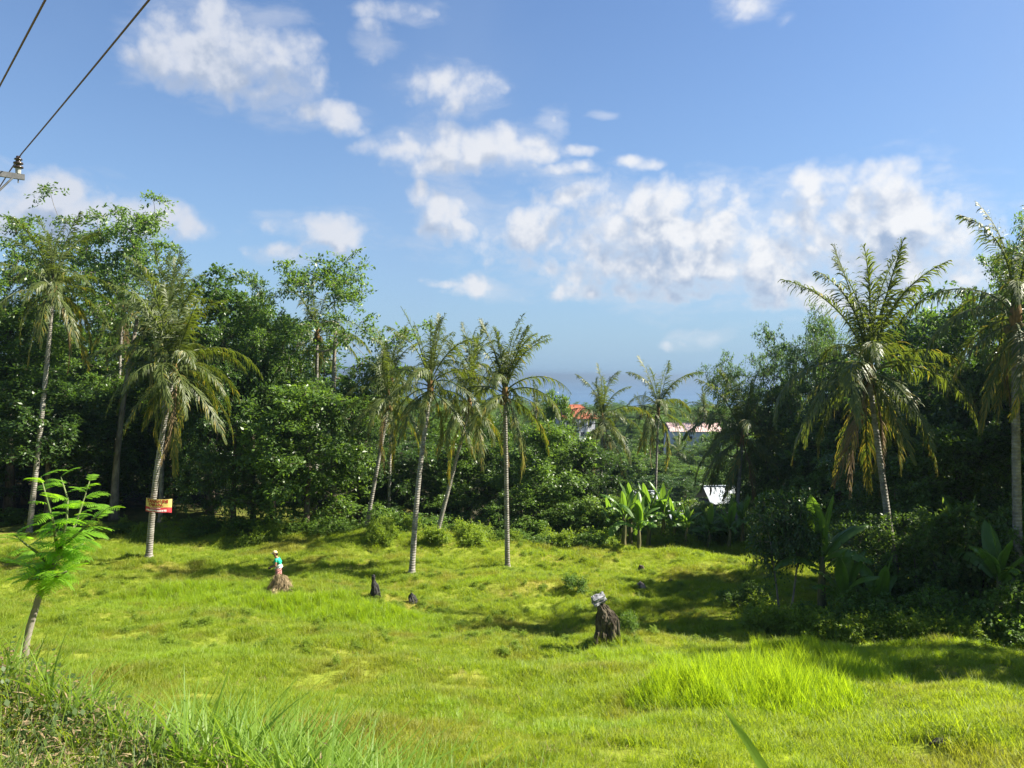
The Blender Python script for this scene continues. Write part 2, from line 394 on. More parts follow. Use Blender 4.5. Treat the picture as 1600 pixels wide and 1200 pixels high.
# ------------------------------------------------------------------ ground and sea
def axis(lo, hi, st, far, ratio=1.28):
    a = list(np.arange(lo, hi + 1e-6, st)); d = st
    L = []; x = lo
    while x > -far: d *= ratio; x -= d; L.append(x)
    d = st; R = []; x = hi
    while x < far: d *= ratio; x += d; R.append(x)
    return np.array(L[::-1] + a + R)
gx = axis(-42, 42, .4, 50000); gy = axis(-8, 66, .4, 50000)
X, Y = np.meshgrid(gx, gy); Z = G(X.ravel(), Y.ravel())
nx, ny = len(gx), len(gy); idx = np.arange(nx * ny).reshape(ny, nx)
Q = np.stack([idx[:-1, :-1], idx[:-1, 1:], idx[1:, 1:], idx[1:, :-1]], -1).reshape(-1, 4)
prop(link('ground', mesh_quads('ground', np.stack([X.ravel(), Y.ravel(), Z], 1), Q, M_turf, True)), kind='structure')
SEA = -50.0
sx_ = np.array([-60000, -20000, -6000, -2000, 0, 2000, 6000, 20000, 60000], float); sy_ = np.array([450, 800, 1500, 3000, 8000, 20000, 60000], float)
X, Y = np.meshgrid(sx_, sy_); idx = np.arange(X.size).reshape(X.shape)
Q = np.stack([idx[:-1, :-1], idx[:-1, 1:], idx[1:, 1:], idx[1:, :-1]], -1).reshape(-1, 4)
prop(link('sea', mesh_quads('sea', np.stack([X.ravel(), Y.ravel(), np.full(X.size, SEA)], 1), Q, M_sea)), kind='structure')

# ------------------------------------------------------------------ broadleaf trees
def unit(v): return v / np.maximum(np.linalg.norm(v, axis=-1, keepdims=True), 1e-9)
def leaf_quads(pos, direc, nrm, L, wid, R):
    """folded diamond leaves: base, right, tip, left"""
    d = unit(direc); s = unit(np.cross(d, nrm)); n = np.cross(s, d)
    L = L[:, None]; w = L * wid
    a = pos; c = pos + d * L; k = pos + d * L * .45 + n * L * 0.07
    V = np.stack([a, k + s * w, c, k - s * w], 1).reshape(-1, 3)
    Q = np.arange(len(pos) * 4).reshape(-1, 4)
    return V, Q
def make_tree(seed, blobs, H, trunk_top, nclus, sprays, lps, leaf, wid, spray_len, r0, m_leaf, m_bark, lean=(0, 0), multi=1, droop=.35, shell=.55, flat=.6, bare=0):
    """a trunk, limbs that reach leaf clusters spread through the crown's volume; returns (trunk mesh, crown mesh)"""
    R = np.random.RandomState(seed)
    bl = np.array(blobs, float); vol = bl[:, 3] * bl[:, 4] * bl[:, 5] if bl.shape[1] > 5 else bl[:, 3] ** 2 * bl[:, 4]
    pr = vol ** .8; pr /= pr.sum()
    C = []
    for _ in range(nclus * 30):
        if len(C) >= nclus: break
        b = bl[R.choice(len(bl), p=pr)]
        v = unit(R.normal(size=3)); rr = shell + (1 - shell) * R.rand() if R.rand() < .75 else R.rand() * .7
        p = b[:3] + v * rr * np.array([b[3], b[3], b[4]])
        if p[2] < .25: continue
        if C and np.min(np.linalg.norm(np.array(C) - p, axis=1)) < spray_len * .45: continue
        C.append(p)
    C = np.array(C)
    # trunk(s)
    nodes = []; rad = []; tb = MB()
    for k in range(multi):
        th = 2 * PI * k / max(multi, 1) + (R.rand() if multi != 2 else .2); sp_ = 0.0 if multi == 1 else (.35 + .25 * R.rand()) * (1.5 if multi == 2 else 1)
        n = 9; pts = []
        for i in range(n):
            u = i / (n - 1)
            x = lean[0] * u ** 1.4 + sp_ * math.cos(th) * u + (0 if multi == 1 else .16 * math.cos(th)) + .06 * H * .2 * math.sin(3 * u + seed) * u
            y = lean[1] * u ** 1.4 + sp_ * math.sin(th) * u + (0 if multi == 1 else .12 * math.sin(th)) + .05 * H * .2 * math.sin(2.3 * u + seed * 2) * u
            pts.append((x, y, -.3 + u * (trunk_top + .3)))
        rr = [r0 * (1.35 - .5 * min(1, i / 1.5)) * (1 - .55 * i / (n - 1)) / (1 if multi == 1 else 1.3) for i in range(n)]
        tb.tube(pts, rr, 9)
        for i in range(n // 2 if multi == 1 else 4, n): nodes.append(np.array(pts[i])); rad.append(rr[i])
    top = np.array(pts[-1])
    order = np.argsort(np.linalg.norm(C - top, axis=1)); N = np.array(nodes)
    for i in order:
        c = C[i]
        dd = np.linalg.norm(N - c, axis=1) + .5 * np.maximum(N[:, 2] - c[2], 0)
        j = int(np.argmin(dd)); a = N[j]; ra = min(rad[j] * .72, r0 * .5); L = np.linalg.norm(c - a)
        if L > .3:
            q = []; wob = R.normal(size=3) * L * .10
            for u in np.linspace(0, 1, 5): q.append(a + (c - a) * u + wob * math.sin(PI * u) + np.array([0, 0, -.10 * L * math.sin(PI * u)]))
            tb.tube(q, [ra * (1 - .6 * u) + .008 for u in np.linspace(0, 1, 5)], 5, cap=False)
            N = np.vstack([N, q[2], q[3], c]); rad += [ra * .7, ra * .55, max(ra * .42, .012)]
        else:
            N = np.vstack([N, c]); rad.append(max(ra * .5, .012))
    # sprays of leaves
    nc = len(C); ns = sprays
    cen = np.mean(bl[:, :3], axis=0); outw = unit(C - cen + np.array([0, 0, .3]))
    sd = unit(outw[:, None, :] * .55 + R.normal(size=(nc, ns, 3)) * np.array([1, 1, flat]))
    sl = spray_len * R.uniform(.55, 1.15, (nc, ns, 1))
    u = np.linspace(.12, 1, lps)[None, None, :, None] + R.uniform(-.04, .04, (nc, ns, lps, 1))
    base = C[:, None, None, :] + R.normal(size=(nc, ns, 1, 3)) * .1
    pos = base + sd[:, :, None, :] * sl[:, :, None, :] * u
    pos[..., 2] -= (droop * sl[:, :, None, :] * u ** 2)[..., 0]
    pos = pos + R.normal(size=pos.shape) * leaf * .35
    side = R.normal(size=pos.shape)
    dr = unit(sd[:, :, None, :] * .7 + side * .75 + np.array([0, 0, -.35]))
    nr = unit(R.normal(size=pos.shape) * .55 + np.array([0, 0, 1.0]) + outw[:, None, None, :] * .4)
    pos = pos.reshape(-1, 3); dr = dr.reshape(-1, 3); nr = nr.reshape(-1, 3)
    keep = (pos[:, 2] > .05) & (R.rand(len(pos)) > bare); pos, dr, nr = pos[keep], dr[keep], nr[keep]
    V, Qd = leaf_quads(pos, dr, nr, leaf * R.uniform(.65, 1.3, len(pos)), wid, R)
    # twigs join the trunk mesh
    for ci in range(0, nc, 1):
        for si in range(0, ns, 3):
            a = C[ci]; e = a + sd[ci, si] * sl[ci, si] * .8; e = e - np.array([0, 0, droop * sl[ci, si, 0] * .55])
            tb.tube([a, (a + e) / 2 + np.array([0, 0, .03]), e], [.016, .011, .005], 3, cap=False)
    return tb.mesh('trunk', m_bark, True), mesh_quads('crown', V, Qd, m_leaf)

VAR = {}
def variant(key, H, R_, **kw):
    VAR[key] = (H, R_, make_tree(H=H, **kw))
# key: nominal height, nominal half width
for i, s in enumerate((11, 12)):
    q = (0, 1)[i]
    variant('emergent%d' % i, 20, 4.6, seed=s, blobs=[(0, 0, 13.2, 3.6, 2.0), (-2.2, .6, 16.2, 2.0, 1.9), (1.6, -.8, 16, 2.2, 2.0), (-3.0, 0, 18.6, 1.0, 1.0), (2.4, .5, 18.4, .8, 1.2), (0, 1, 15, 3.0, 2.2)], trunk_top=11.5, nclus=74, sprays=10, lps=20, leaf=.21, wid=.24, spray_len=1.15, r0=.26, m_leaf=M_leaf_mid, m_bark=M_bark_pale, lean=(1.0, .3), shell=.6)
    variant('skirted%d' % i, 12, 4.0, seed=s + 10, blobs=[(0, 0, 7.5, 3.6, 4.2), (-1.2, -.8, 4, 3.0, 3.2), (1.4, -.5, 4.2, 2.8, 3.4), (.5 - q, 0, 10, 2.2, 1.9)], trunk_top=7, nclus=150, sprays=10, lps=(24, 15)[i], leaf=(.19, .29)[i], wid=.24, spray_len=1.0, r0=.25, m_leaf=(M_leaf_dark, M_leaf_mid)[i], m_bark=M_bark, shell=.7)
    variant('tall%d' % i, 15, 3.7, seed=s + 20, blobs=[(0, 0, 10, 3.4, 3.6), (-1.5, .4, 8, 2.4, 2.4), (1.5, -.6, 8.4, 2.4, 2.6), (.6 - 1.2 * q, 0, 13, 1.9, 1.8)], trunk_top=9, nclus=125, sprays=10, lps=(26, 18)[i], leaf=(.17, .25)[i], wid=.25, spray_len=1.05, r0=.24, m_leaf=(M_leaf_mid, M_leaf_dark)[i], m_bark=M_bark, shell=.65)
    variant('layered%d' % i, 16, 5.0, seed=s + 30, blobs=[(-.6, 0, 14.2, 2.6, 1.5), (.8, .3, 14.4, 2.2, 1.4), (-2.8, .3, 10.6, 2.2, 1.6), (3.4, -.3, 11.4, 1.9, 1.3), (2.4, .6, 9.0, 2.4, 1.2), (0, 0, 8, 2.4, 1.4), (.2, -.4, 11.4, 2.2, 1.0)], trunk_top=12, nclus=92, sprays=9, lps=18, leaf=.20, wid=.26, spray_len=1.0, r0=.22, m_leaf=M_leaf_mid, m_bark=M_bark_pale, shell=.5, droop=.25, bare=.1)
    variant('feathery%d' % i, 10, 3.6, seed=s + 40, blobs=[(0, 0, 6.4, 3.0, 2.6), (-1.6, .3, 7.6, 1.7, 1.6), (1.4, -.4, 8.4, 1.5, 1.4), (.2, .3, 3.6, 2.6, 1.6)], trunk_top=6, nclus=100, sprays=9, lps=26, leaf=.15, wid=.20, spray_len=1.0, r0=.15, m_leaf=M_leaf_feather, m_bark=M_bark, shell=.5, droop=.4)
    variant('thicket%d' % i, 6, 3.0, seed=s + 50, blobs=[(0, 0, 3.2, 2.7, 2.6), (-1.0, -.4, 1.6, 2.2, 1.6), (1.2, .3, 1.8, 2.2, 1.7), (.4 - .8 * q, 0, 4.8, 1.4, 1.0)], trunk_top=3.4, nclus=100, sprays=9, lps=(18, 13)[i], leaf=(.18, .28)[i], wid=.27, spray_len=.75, r0=.10, m_leaf=(M_leaf_mid, M_leaf_light)[i], m_bark=M_bark, multi=3, shell=.65)
    variant('bush%d' % i, 1.6, 1.2, seed=s + 60, blobs=[(0, 0, .75, 1.0, .75), (.4, .1, .55, .8, .6), (-.45, -.1, .5, .7, .55)], trunk_top=.7, nclus=34, sprays=8, lps=13, leaf=.12, wid=.28, spray_len=.42, r0=.03, m_leaf=M_leaf_bush, m_bark=M_stem, multi=4, shell=.5)
variant('twin', 6, 2.2, seed=77, blobs=[(0, 0, 4.3, 2.0, 1.5), (-.8, 0, 3.6, 1.3, 1.0), (.8, .2, 3.8, 1.3, 1.1)], trunk_top=3.6, nclus=80, sprays=9, lps=18, leaf=.17, wid=.27, spray_len=.7, r0=.13, m_leaf=M_leaf_dark, m_bark=M_bark_pale, multi=2, shell=.55)
variant('weed', .9, .55, seed=81, blobs=[(0, 0, .45, .45, .42), (.1, .1, .3, .4, .3)], trunk_top=.4, nclus=16, sprays=6, lps=10, leaf=.10, wid=.30, spray_len=.30, r0=.012, m_leaf=M_leaf_weed, m_bark=M_stem, multi=3, shell=.3)
rnd = random.Random(3)
ORD = 'first second third fourth fifth sixth seventh eighth ninth tenth eleventh twelfth thirteenth fourteenth fifteenth sixteenth seventeenth eighteenth nineteenth twentieth twenty-first twenty-second'.split()
def put_tree(key, name, px, d, top, wpx, label, group=None, cat='tree', rz=None, minz=None):
    H, R_, (tm, cm) = VAR[key]
    b = GP(px, d); zt = P(px, top, d).z if minz is None else b.z + minz
    h = max(zt - b.z, .5); w = wpx * d / F / 2
    o = empty(name, b, rnd.uniform(0, 6.28) if rz is None else rz, (w / R_, w / R_, h / H))
    link('trunk', tm, o); link('crown', cm, o)
    prop(o, label, cat, group); return o

LEFT = [
 ('emergent0', 178, 60, 262, 245, 'tallest open crowned tree with bare forked limbs beside the utility pole', 0.0),
 ('tall0', 15, 62, 335, 250, 'dark tree behind the leftmost palm crown'),
 ('tall1', 330, 62, 404, 225, 'round topped dense tree rising behind the palm with the banner'),
 ('tall0', 395, 57, 425, 150, 'leaning crowned tree beside the layered tall tree'),
 ('layered0', 522, 57, 394, 275, 'tall tree with open layered crown standing out against the sky', 0.2),
 ('skirted1', 478, 53.5, 590, 215, 'dense leafy tree reaching the grass behind the person'),
 ('skirted0', 365, 55, 545, 165, 'creeper covered tree next to the palm with the banner'),
 ('tall1', 425, 60, 520, 150, 'tree with small pale leaves between two taller crowns'),
 ('feathery0', 560, 58, 555, 160, 'airy pale tree at the end of the tall wood'),
 ('skirted0', 40, 66, 585, 210, 'low shaded tree between the leftmost palm trunks'),
 ('tall1', 75, 56, 560, 190, 'broad leaved tree with low green boughs at the wood edge'),
 ('skirted1', 170, 68, 590, 220, 'shaded tree deep in the wood behind the sapling'),
 ('skirted0', 265, 66, 560, 210, 'shaded tree behind the banner'),
 ('tall0', 225, 74, 470, 230, 'tree filling the gap behind two palm crowns'),
 ('tall1', 100, 80, 440, 260, 'tree in the back row behind the leftmost palm'),
 ('tall0', -90, 60, 380, 280, 'tree just outside the view past the utility pole'),
 ('skirted1', -190, 56, 520, 240, 'skirted tree outside the view past the utility pole'),
 ('tall1', 420, 76, 470, 240, 'tree in the back row behind the layered tree'),
 ('skirted0', 525, 70, 610, 210, 'dark tree behind the dense leafy tree'),
 ('skirted1', 330, 72, 600, 220, 'dark tree in the back row behind the banner palm'),
 ('skirted0', 110, 86, 620, 260, 'dark tree closing the wood behind the leaning trunk'),
 ('skirted1', 5, 84, 600, 260, 'dark tree closing the wood beside the pole'),
 ('skirted0', 610, 68, 650, 170, 'dark tree behind the pair of thin palms'),
 ('thicket0', 600, 61, 700, 130, 'dark thicket between the pair of thin palm trunks'),
]
for e in LEFT: put_tree(e[0], 'broadleaf_tree', e[1], e[2], e[3], e[4], e[5], 'trees of the left wood', rz=e[6] if len(e) > 6 else None)
MID = [
 ('skirted0', 655, 60, 690, 170, 'dark leafy tree behind the tall straight palm'),
 ('skirted1', 730, 60, 672, 150, 'dark tree between the leaning palm and the bushy topped palm'),
 ('skirted0', 785, 62, 655, 150, 'dark tree right behind the bushy topped palm trunk'),
 ('skirted1', 853, 57, 655, 170, 'sunlit round tree in the middle of the valley edge'),
 ('skirted0', 915, 59, 690, 140, 'dark rounded tree below the red roofed house'),
 ('thicket0', 968, 60, 735, 120, 'dark thicket tree beside the banana clump'),
 ('tall0', 700, 72, 640, 170, 'taller tree behind the leaning palm crown'),
 ('skirted1', 868, 72, 606, 70, 'slim tree top reaching above the far wood near the sea'),
 ('thicket1', 1000, 70, 770, 110, 'light green thicket behind the banana clump'),
 ('thicket0', 820, 54, 760, 130, 'dark thicket in front of the valley trees'),
 ('thicket0', 890, 54, 775, 130, 'dark thicket above the round field bush'),
 ('thicket0', 700, 57, 770, 120, 'dark thicket at the foot of the leaning palm'),
 ('thicket1', 1085, 64, 778, 70, 'light green thicket half hiding the white roofs'),
 ('thicket1', 1106, 62, 790, 60, 'small light thicket right below the larger white roof'),
 ('thicket0', 1150, 66, 765, 70, 'dark thicket beside the larger white roof'),
 ('thicket1', 940, 53, 770, 95, 'shrubby tree touching the banana clump'),
]
for e in MID: put_tree(e[0], 'broadleaf_tree', e[1], e[2], e[3], e[4], e[5], 'trees at the valley edge')
HAZY = [(1050, 105, 712, 110), (1100, 120, 690, 120), (1010, 130, 690, 90), (1130, 95, 735, 110), (1070, 88, 745, 100), (1030, 95, 742, 90), (1150, 140, 655, 110),
 (960, 140, 672, 80), (1000, 170, 655, 80), (1045, 190, 652, 80), (1105, 175, 645, 100), (930, 170, 672, 70), (870, 150, 668, 90), (1180, 160, 630, 130), (1090, 100, 728, 90), (980, 105, 705, 90), (1150, 110, 700, 120), (820, 140, 660, 90), (760, 130, 655, 110), (1104, 138, 672, 55), (1062, 142, 676, 40)]
for k, (px, d, top, w) in enumerate(sorted(HAZY)):
    put_tree(('skirted0', 'skirted1', 'tall0', 'thicket0')[k % 4], 'broadleaf_tree', px, d, top, w, '%s bluish hazy tree from the left down in the valley towards the sea' % ORD[k], 'hazy trees in the valley')
RIGHT = [
 ('feathery0', 1150, 61, 548, 135, 'feathery tree nearest the sea view in the right wood'),
 ('feathery1', 1215, 59, 500, 150, 'feathery tree with thin top twigs against the cloud'),
 ('feathery0', 1275, 56, 468, 140, 'tallest feathery tree between two palms'),
 ('tall1', 1490, 40, 425, 230, 'dense dark tree between the two big right palms'),
 ('tall0', 1600, 36, 340, 150, 'tall tree top rising behind the palm at the right border'),
 ('skirted0', 1395, 39, 640, 210, 'dark tree behind the big right palm trunk'),
 ('skirted1', 1315, 51, 660, 170, 'dark tree under the big right palm fronds'),
 ('skirted1', 1500, 36, 660, 210, 'dark tree with shaded boughs right of the big palm trunk'),
 ('skirted0', 1610, 35, 600, 230, 'dark tree behind the border palm trunk'),
 ('twin', 1226, 31.5, 748, 112, 'small dark tree on two pale trunks at the shaded field edge', 0.0),
 ('thicket0', 1345, 33, 800, 150, 'dark thicket behind the shaded banana plant'),
 ('thicket0', 1440, 32, 790, 170, 'dark thicket at the foot of the big right palm'),
 ('thicket1', 1530, 31.5, 780, 170, 'thicket with sunlit gaps beside the border palm'),
 ('thicket0', 1620, 30, 770, 180, 'dark thicket cut by the right border'),
 ('skirted1', 1240, 62, 650, 130, 'tree in the back row behind the two trunked tree'),
 ('skirted0', 1420, 50, 560, 200, 'tree in the back row behind the big right palm'),
 ('skirted1', 1560, 48, 540, 200, 'tree in the back row near the right border'),
 ('skirted0', 1180, 68, 690, 100, 'tree in the back row beside the white roofs'),
 ('tall1', 1740, 30, 330, 260, 'tall tree outside the view past the border palm'),
 ('tall0', 1960, 24, 150, 330, 'spreading tree outside the view that shades the lower right grass'),
 ('tall1', 2060, 18.6, 230, 400, 'second spreading tree outside the view that shades the lower right grass'),
 ('skirted0', 1780, 36, 500, 260, 'skirted tree outside the view on the right'),
 ('skirted0', 1800, 31, 400, 280, 'second skirted tree outside the view added to darken the right wood'),  # unseen tree added to block sun and sky from the right undergrowth
 ('tall0', 1850, 36, 330, 260, 'tall tree outside the view that shades the big right palm'),
 ('tall1', 1720, 39, 380, 240, 'dense tree outside the view behind the border palm'),
 ('skirted1', 1440, 54, 480, 190, 'dense tree filling the gap right of the big palm crown'),
 ('skirted0', 1330, 52, 560, 170, 'dense tree filling the gap left of the big palm crown'),
 ('tall1', 1395, 53, 490, 210, 'dense tree rising close behind the big right palm crown'),
 ('skirted0', 1300, 55, 540, 170, 'dense tree between the feathery trees and the big right palm'),
 ('skirted1', 1225, 60, 585, 130, 'dense tree under the feathery tree tops'),
 ('tall0', 1545, 38, 400, 170, 'dark tall tree just left of the border palm'),
]
for e in RIGHT: put_tree(e[0], 'broadleaf_tree', e[1], e[2], e[3], e[4], e[5], 'trees of the right wood', rz=e[6] if len(e) > 6 else None)

# ------------------------------------------------------------------ coconut palms
def make_frond(seed, e0, e1, L=4.6, sag=1.0, yel=0.0, sparse=0.0, m=None, sweep=0.0, bend=.9):
    """rachis arching in the local +X direction; ragged leaflets hang from both sides, some yellowing"""
    R = np.random.RandomState(seed); n = 18; ts = np.linspace(0, 1, n)
    ang = np.radians(e0 + (e1 - e0) * ts ** bend); st = L / (n - 1)
    p = np.zeros((n, 3))
    for i in range(1, n): p[i] = p[i - 1] + st * np.array([math.cos(ang[i]) * math.cos(sweep * ts[i]), math.cos(ang[i]) * math.sin(sweep * ts[i]), math.sin(ang[i])])
    mb = MB(); mb.tube(p, [.045 * (1 - .88 * u) + .004 for u in ts], 4)
    tan = np.gradient(p, axis=0); tan /= np.linalg.norm(tan, axis=1)[:, None]
    per = 72
    for sgn in (-1, 1):
        gaps = [(g, g + R.uniform(.02, .07)) for g in R.uniform(.15, .95, R.randint(1, 5))]; clump = 0.0
        for k in range(per):
            u = .13 + .87 * (k + R.uniform(-.35, .35)) / per
            u = min(max(u, .12), .995)
            if R.rand() < sparse or any(a0 < u < a1 for a0, a1 in gaps): continue
            if R.rand() < .3: clump = R.normal(0, 9)
            i = min(int(u * (n - 1)), n - 2); f = u * (n - 1) - i
            b = p[i] * (1 - f) + p[i + 1] * f; t = tan[i] * (1 - f) + tan[i + 1] * f
            sd = np.cross(np.array([0, 0, 1.0]), t); sd = sd / max(np.linalg.norm(sd), 1e-3) * sgn
            upn = np.cross(t, sd * sgn)
            ll = L * .225 * (math.sin(PI * min(1, (.16 + u * .84)) ** .8) ** .6 * .85 + .12) * R.uniform(.55, 1.12)
            a = math.radians(34 + 30 * u + R.uniform(-9, 9) + clump)
            d = sd * math.cos(a) + t * math.sin(a) + upn * R.uniform(.0, .35)
            d = d / np.linalg.norm(d); q = [b]; dd = d.copy(); sg = sag * R.uniform(.5, 1.6)
            for j in range(3):
                dd = dd + np.array([0, 0, -.50 * sg * (j + .6)]) + R.normal(0, .08, 3); dd = dd / np.linalg.norm(dd)
                q.append(q[-1] + dd * ll / 3)
            wd = np.cross(d, upn); wd = wd / max(np.linalg.norm(wd), 1e-3); wd = wd * .5 + t * .5; wd = wd / np.linalg.norm(wd)
            w = .030
            V = [q[0] - wd * w * .5, q[0] + wd * w * .5, q[1] + wd * w, q[1] - wd * w, q[2] + wd * w * .8, q[2] - wd * w * .8, q[3]]
            mb.addv(V, [(0, 1, 2, 3), (3, 2, 4, 5), (5, 4, 6)], 1 if R.rand() < yel * (0.3 + 1.4 * u) else 0)
    return mb.mesh('frond', [m or M_frond, M_frond_old])
FR = {}
for nm, e0, e1, sag, yel, kw in (
    ('up', 88, 66, .45, .0, dict(bend=1.4)), ('high', 78, 22, .7, .03, dict(bend=1.3)), ('arch', 64, -46, 1.0, .03, {}), ('mid', 40, -66, 1.1, .05, dict(bend=.85)),
    ('flat', 12, -74, 1.1, .09, dict(bend=.85)), ('low', -14, -78, 1.2, .18, dict(bend=.85)), ('hang', -56, -89, 1.2, .42, {}), ('dead', -72, -90, 1.2, .1, dict(m=M_frond_dead, sparse=.4))):
    FR[nm] = [make_frond(100 + 7 * i + int(e0), e0 + 5 * i - 5, e1 - 6 * i, sag=sag, yel=yel, sweep=(-.25, .0, .3)[i], **{'sparse': .10, **kw}) for i in range(3)]
mb = MB()
for i in range(7):
    u = i / 6; mb.tube([(0, 0, -.11 + .22 * u), (0, 0, -.11 + .22 * u + .03)], [.09 * math.sin(PI * (.1 + .8 * u)) + .012, .09 * math.sin(PI * (.1 + .8 * min(1, u + .14))) + .012], 8)
NUT = mb.mesh('coconut', M_husk, True)
def palm(bpx, d, cpx, cpy, L, label, seed, ups=5, full=1.0, dead=1, base=None, bow=0.0, r=.15, wind=0.0, group='coconut palms'):
    R = random.Random(seed)
    b = GP(bpx, d) if base is None else base
    c = P(cpx, cpy, d); h = c.z - b.z
    root = empty('coconut_palm', b); prop(root, label, 'palm tree', group)
    top = c - b; n = max(12, int(h / .17)); pts = []; rad = []
    for i in range(n + 1):
        u = i / n
        x = top.x * (u ** .75 if bow > 0 else u) + bow * math.sin(PI * u); y = top.y * u + .15 * math.sin(2.2 * u)
        pts.append((x, y, -.25 + (h + .25) * u))
        fl = 1 + 1.1 * max(0, 1 - u * h / .7) ** 2
        rad.append(r * fl * (1.12 - .38 * u) * (1.0 + .010 * (-1) ** i + R.uniform(-.03, .03)))
    mb = MB(); mb.tube(pts, rad, 12); link('trunk', mb.mesh('trunk', M_palmbark, True), root)
    cl = Vector(pts[-1])
    mb = MB(); mb.tube([cl + Vector((0, 0, z)) for z in (-.25, .1, .5, .9, 1.3)], [rad[-1] * 1.05, r * 1.35, r * 1.2, r * .7, .03], 9); link('crown_heart', mb.mesh('crown_heart', M_fibre, True), root)
    seq = ['up'] * ups + ['high'] * int(R.uniform(3, 5.5) * full) + ['arch'] * int(R.uniform(3.5, 5.5) * full) + ['mid'] * int(R.uniform(3.5, 5.5) * full) + ['flat'] * int(R.uniform(3, 5.5) * full) + ['low'] * int(R.uniform(3, 5) * full) + ['hang'] * int(R.uniform(1, 2.6) * full) + ['dead'] * dead
    a = R.uniform(0, 6.28); zoff = dict(up=.75, high=.6, arch=.45, mid=.3, flat=.15, low=.0, hang=-.1, dead=-.15)
    for k in seq:
        a += 2.39996 + R.uniform(-.25, .25)
        aa = a + wind * math.sin(a) * -1.0 if k not in ('hang', 'dead') else a
        off = Vector((math.cos(aa), math.sin(aa), 0)) * r * .8
        s = L / 4.6 * R.uniform(.78, 1.1) * (.92 if k == 'up' else 1)
        link('frond', FR[k][R.randrange(3)], root, cl + off + Vector((0, 0, zoff[k])), (R.uniform(-.35, .35), R.uniform(-.1, .1), aa), s)
    for k in range(R.randint(4, 8)):
        aa = R.uniform(0, 6.28); link('coconut', NUT, root, cl + Vector((math.cos(aa) * (r + .12), math.sin(aa) * (r + .12), R.uniform(-.3, .02))), (R.uniform(-.4, .4), R.uniform(-.4, .4), 0), R.uniform(1.0, 1.35))
    return root
palm(232, 43.3, 270, 585, 5.3, 'coconut palm carrying the red and yellow banner on its trunk', 1, ups=5, full=1.45, base=GH(232, 872), bow=-.25, r=.17)
palm(45, 53, 82, 458, 5.4, 'leftmost coconut palm with pale drooping fronds at the wood edge', 2, ups=5, full=1.2, r=.17)
palm(250, 57, 258, 500, 5.4, 'coconut palm crown half hidden in the wood above the banner palm', 3, ups=6, full=1.0)
palm(492, 62, 495, 528, 5.2, 'coconut palm standing inside the layered tall tree', 4, ups=3, full=.9)
palm(643, 42.0, 672, 612, 4.3, 'tall straight coconut palm with pale curved foot in mid field', 5, ups=7, full=1.0, base=GH(643, 898), bow=-.15, r=.145)
palm(570, 52, 606, 636, 4.4, 'thin leaning coconut palm at the end of the left wood', 6, ups=4, full=.9, r=.13)
palm(607, 57, 611, 600, 4.3, 'thin upright coconut palm just behind the leaning one', 7, ups=5, full=.9, r=.12)
palm(682, 50, 733, 640, 4.6, 'strongly leaning coconut palm between the two mid field palms', 8, ups=4, full=1.0, r=.13)
palm(725, 64, 738, 590, 4.4, 'small coconut palm crown behind the leaning palm', 9, ups=6, full=.8, r=.12)
palm(792, 43.2, 789, 622, 4.4, 'upright bushy topped coconut palm with vertical trunk in mid field', 10, ups=8, full=.95, base=GH(793, 888), r=.14, wind=.3)
palm(937, 61, 941, 665, 4.6, 'thin coconut palm in front of the red roofed house', 11, ups=4, full=1.0, r=.12)
palm(1022, 68, 1029, 648, 4.9, 'thin coconut palm beside the rusty pink roof', 12, ups=4, full=.85, r=.11)
palm(1150, 57, 1160, 690, 5.6, 'low coconut palm at the start of the right wood', 13, ups=4, full=1.0, r=.14)
palm(1412, 33, 1360, 590, 5.2, 'big dark coconut palm with raised fronds in the right wood', 14, ups=7, full=1.2, dead=3, r=.145)
palm(1594, 29.5, 1590, 505, 4.6, 'coconut palm at the right border with thick dark trunk', 15, ups=3, full=.85, dead=2, r=.17)
palm(1060, 120, 1062, 722, 4.6, 'small hazy coconut palm down in the valley', 16, ups=3, full=.7, r=.12)
palm(1105, 150, 1100, 640, 4.8, 'distant coconut palm above the rusty pink roof', 17, ups=3, full=.7, r=.12)
palm(835, 130, 838, 640, 4.6, 'distant coconut palm left of the red roofed house', 18, ups=3, full=.7, r=.12)
palm(1000, 200, 1003, 640, 4.8, 'farthest coconut palm near the sea between two thin palms', 19, ups=3, full=.7, r=.12)
palm(175, 68, 190, 490, 5.2, 'coconut palm crown behind the forked open crowned tree', 20, ups=4, full=.9, r=.15)

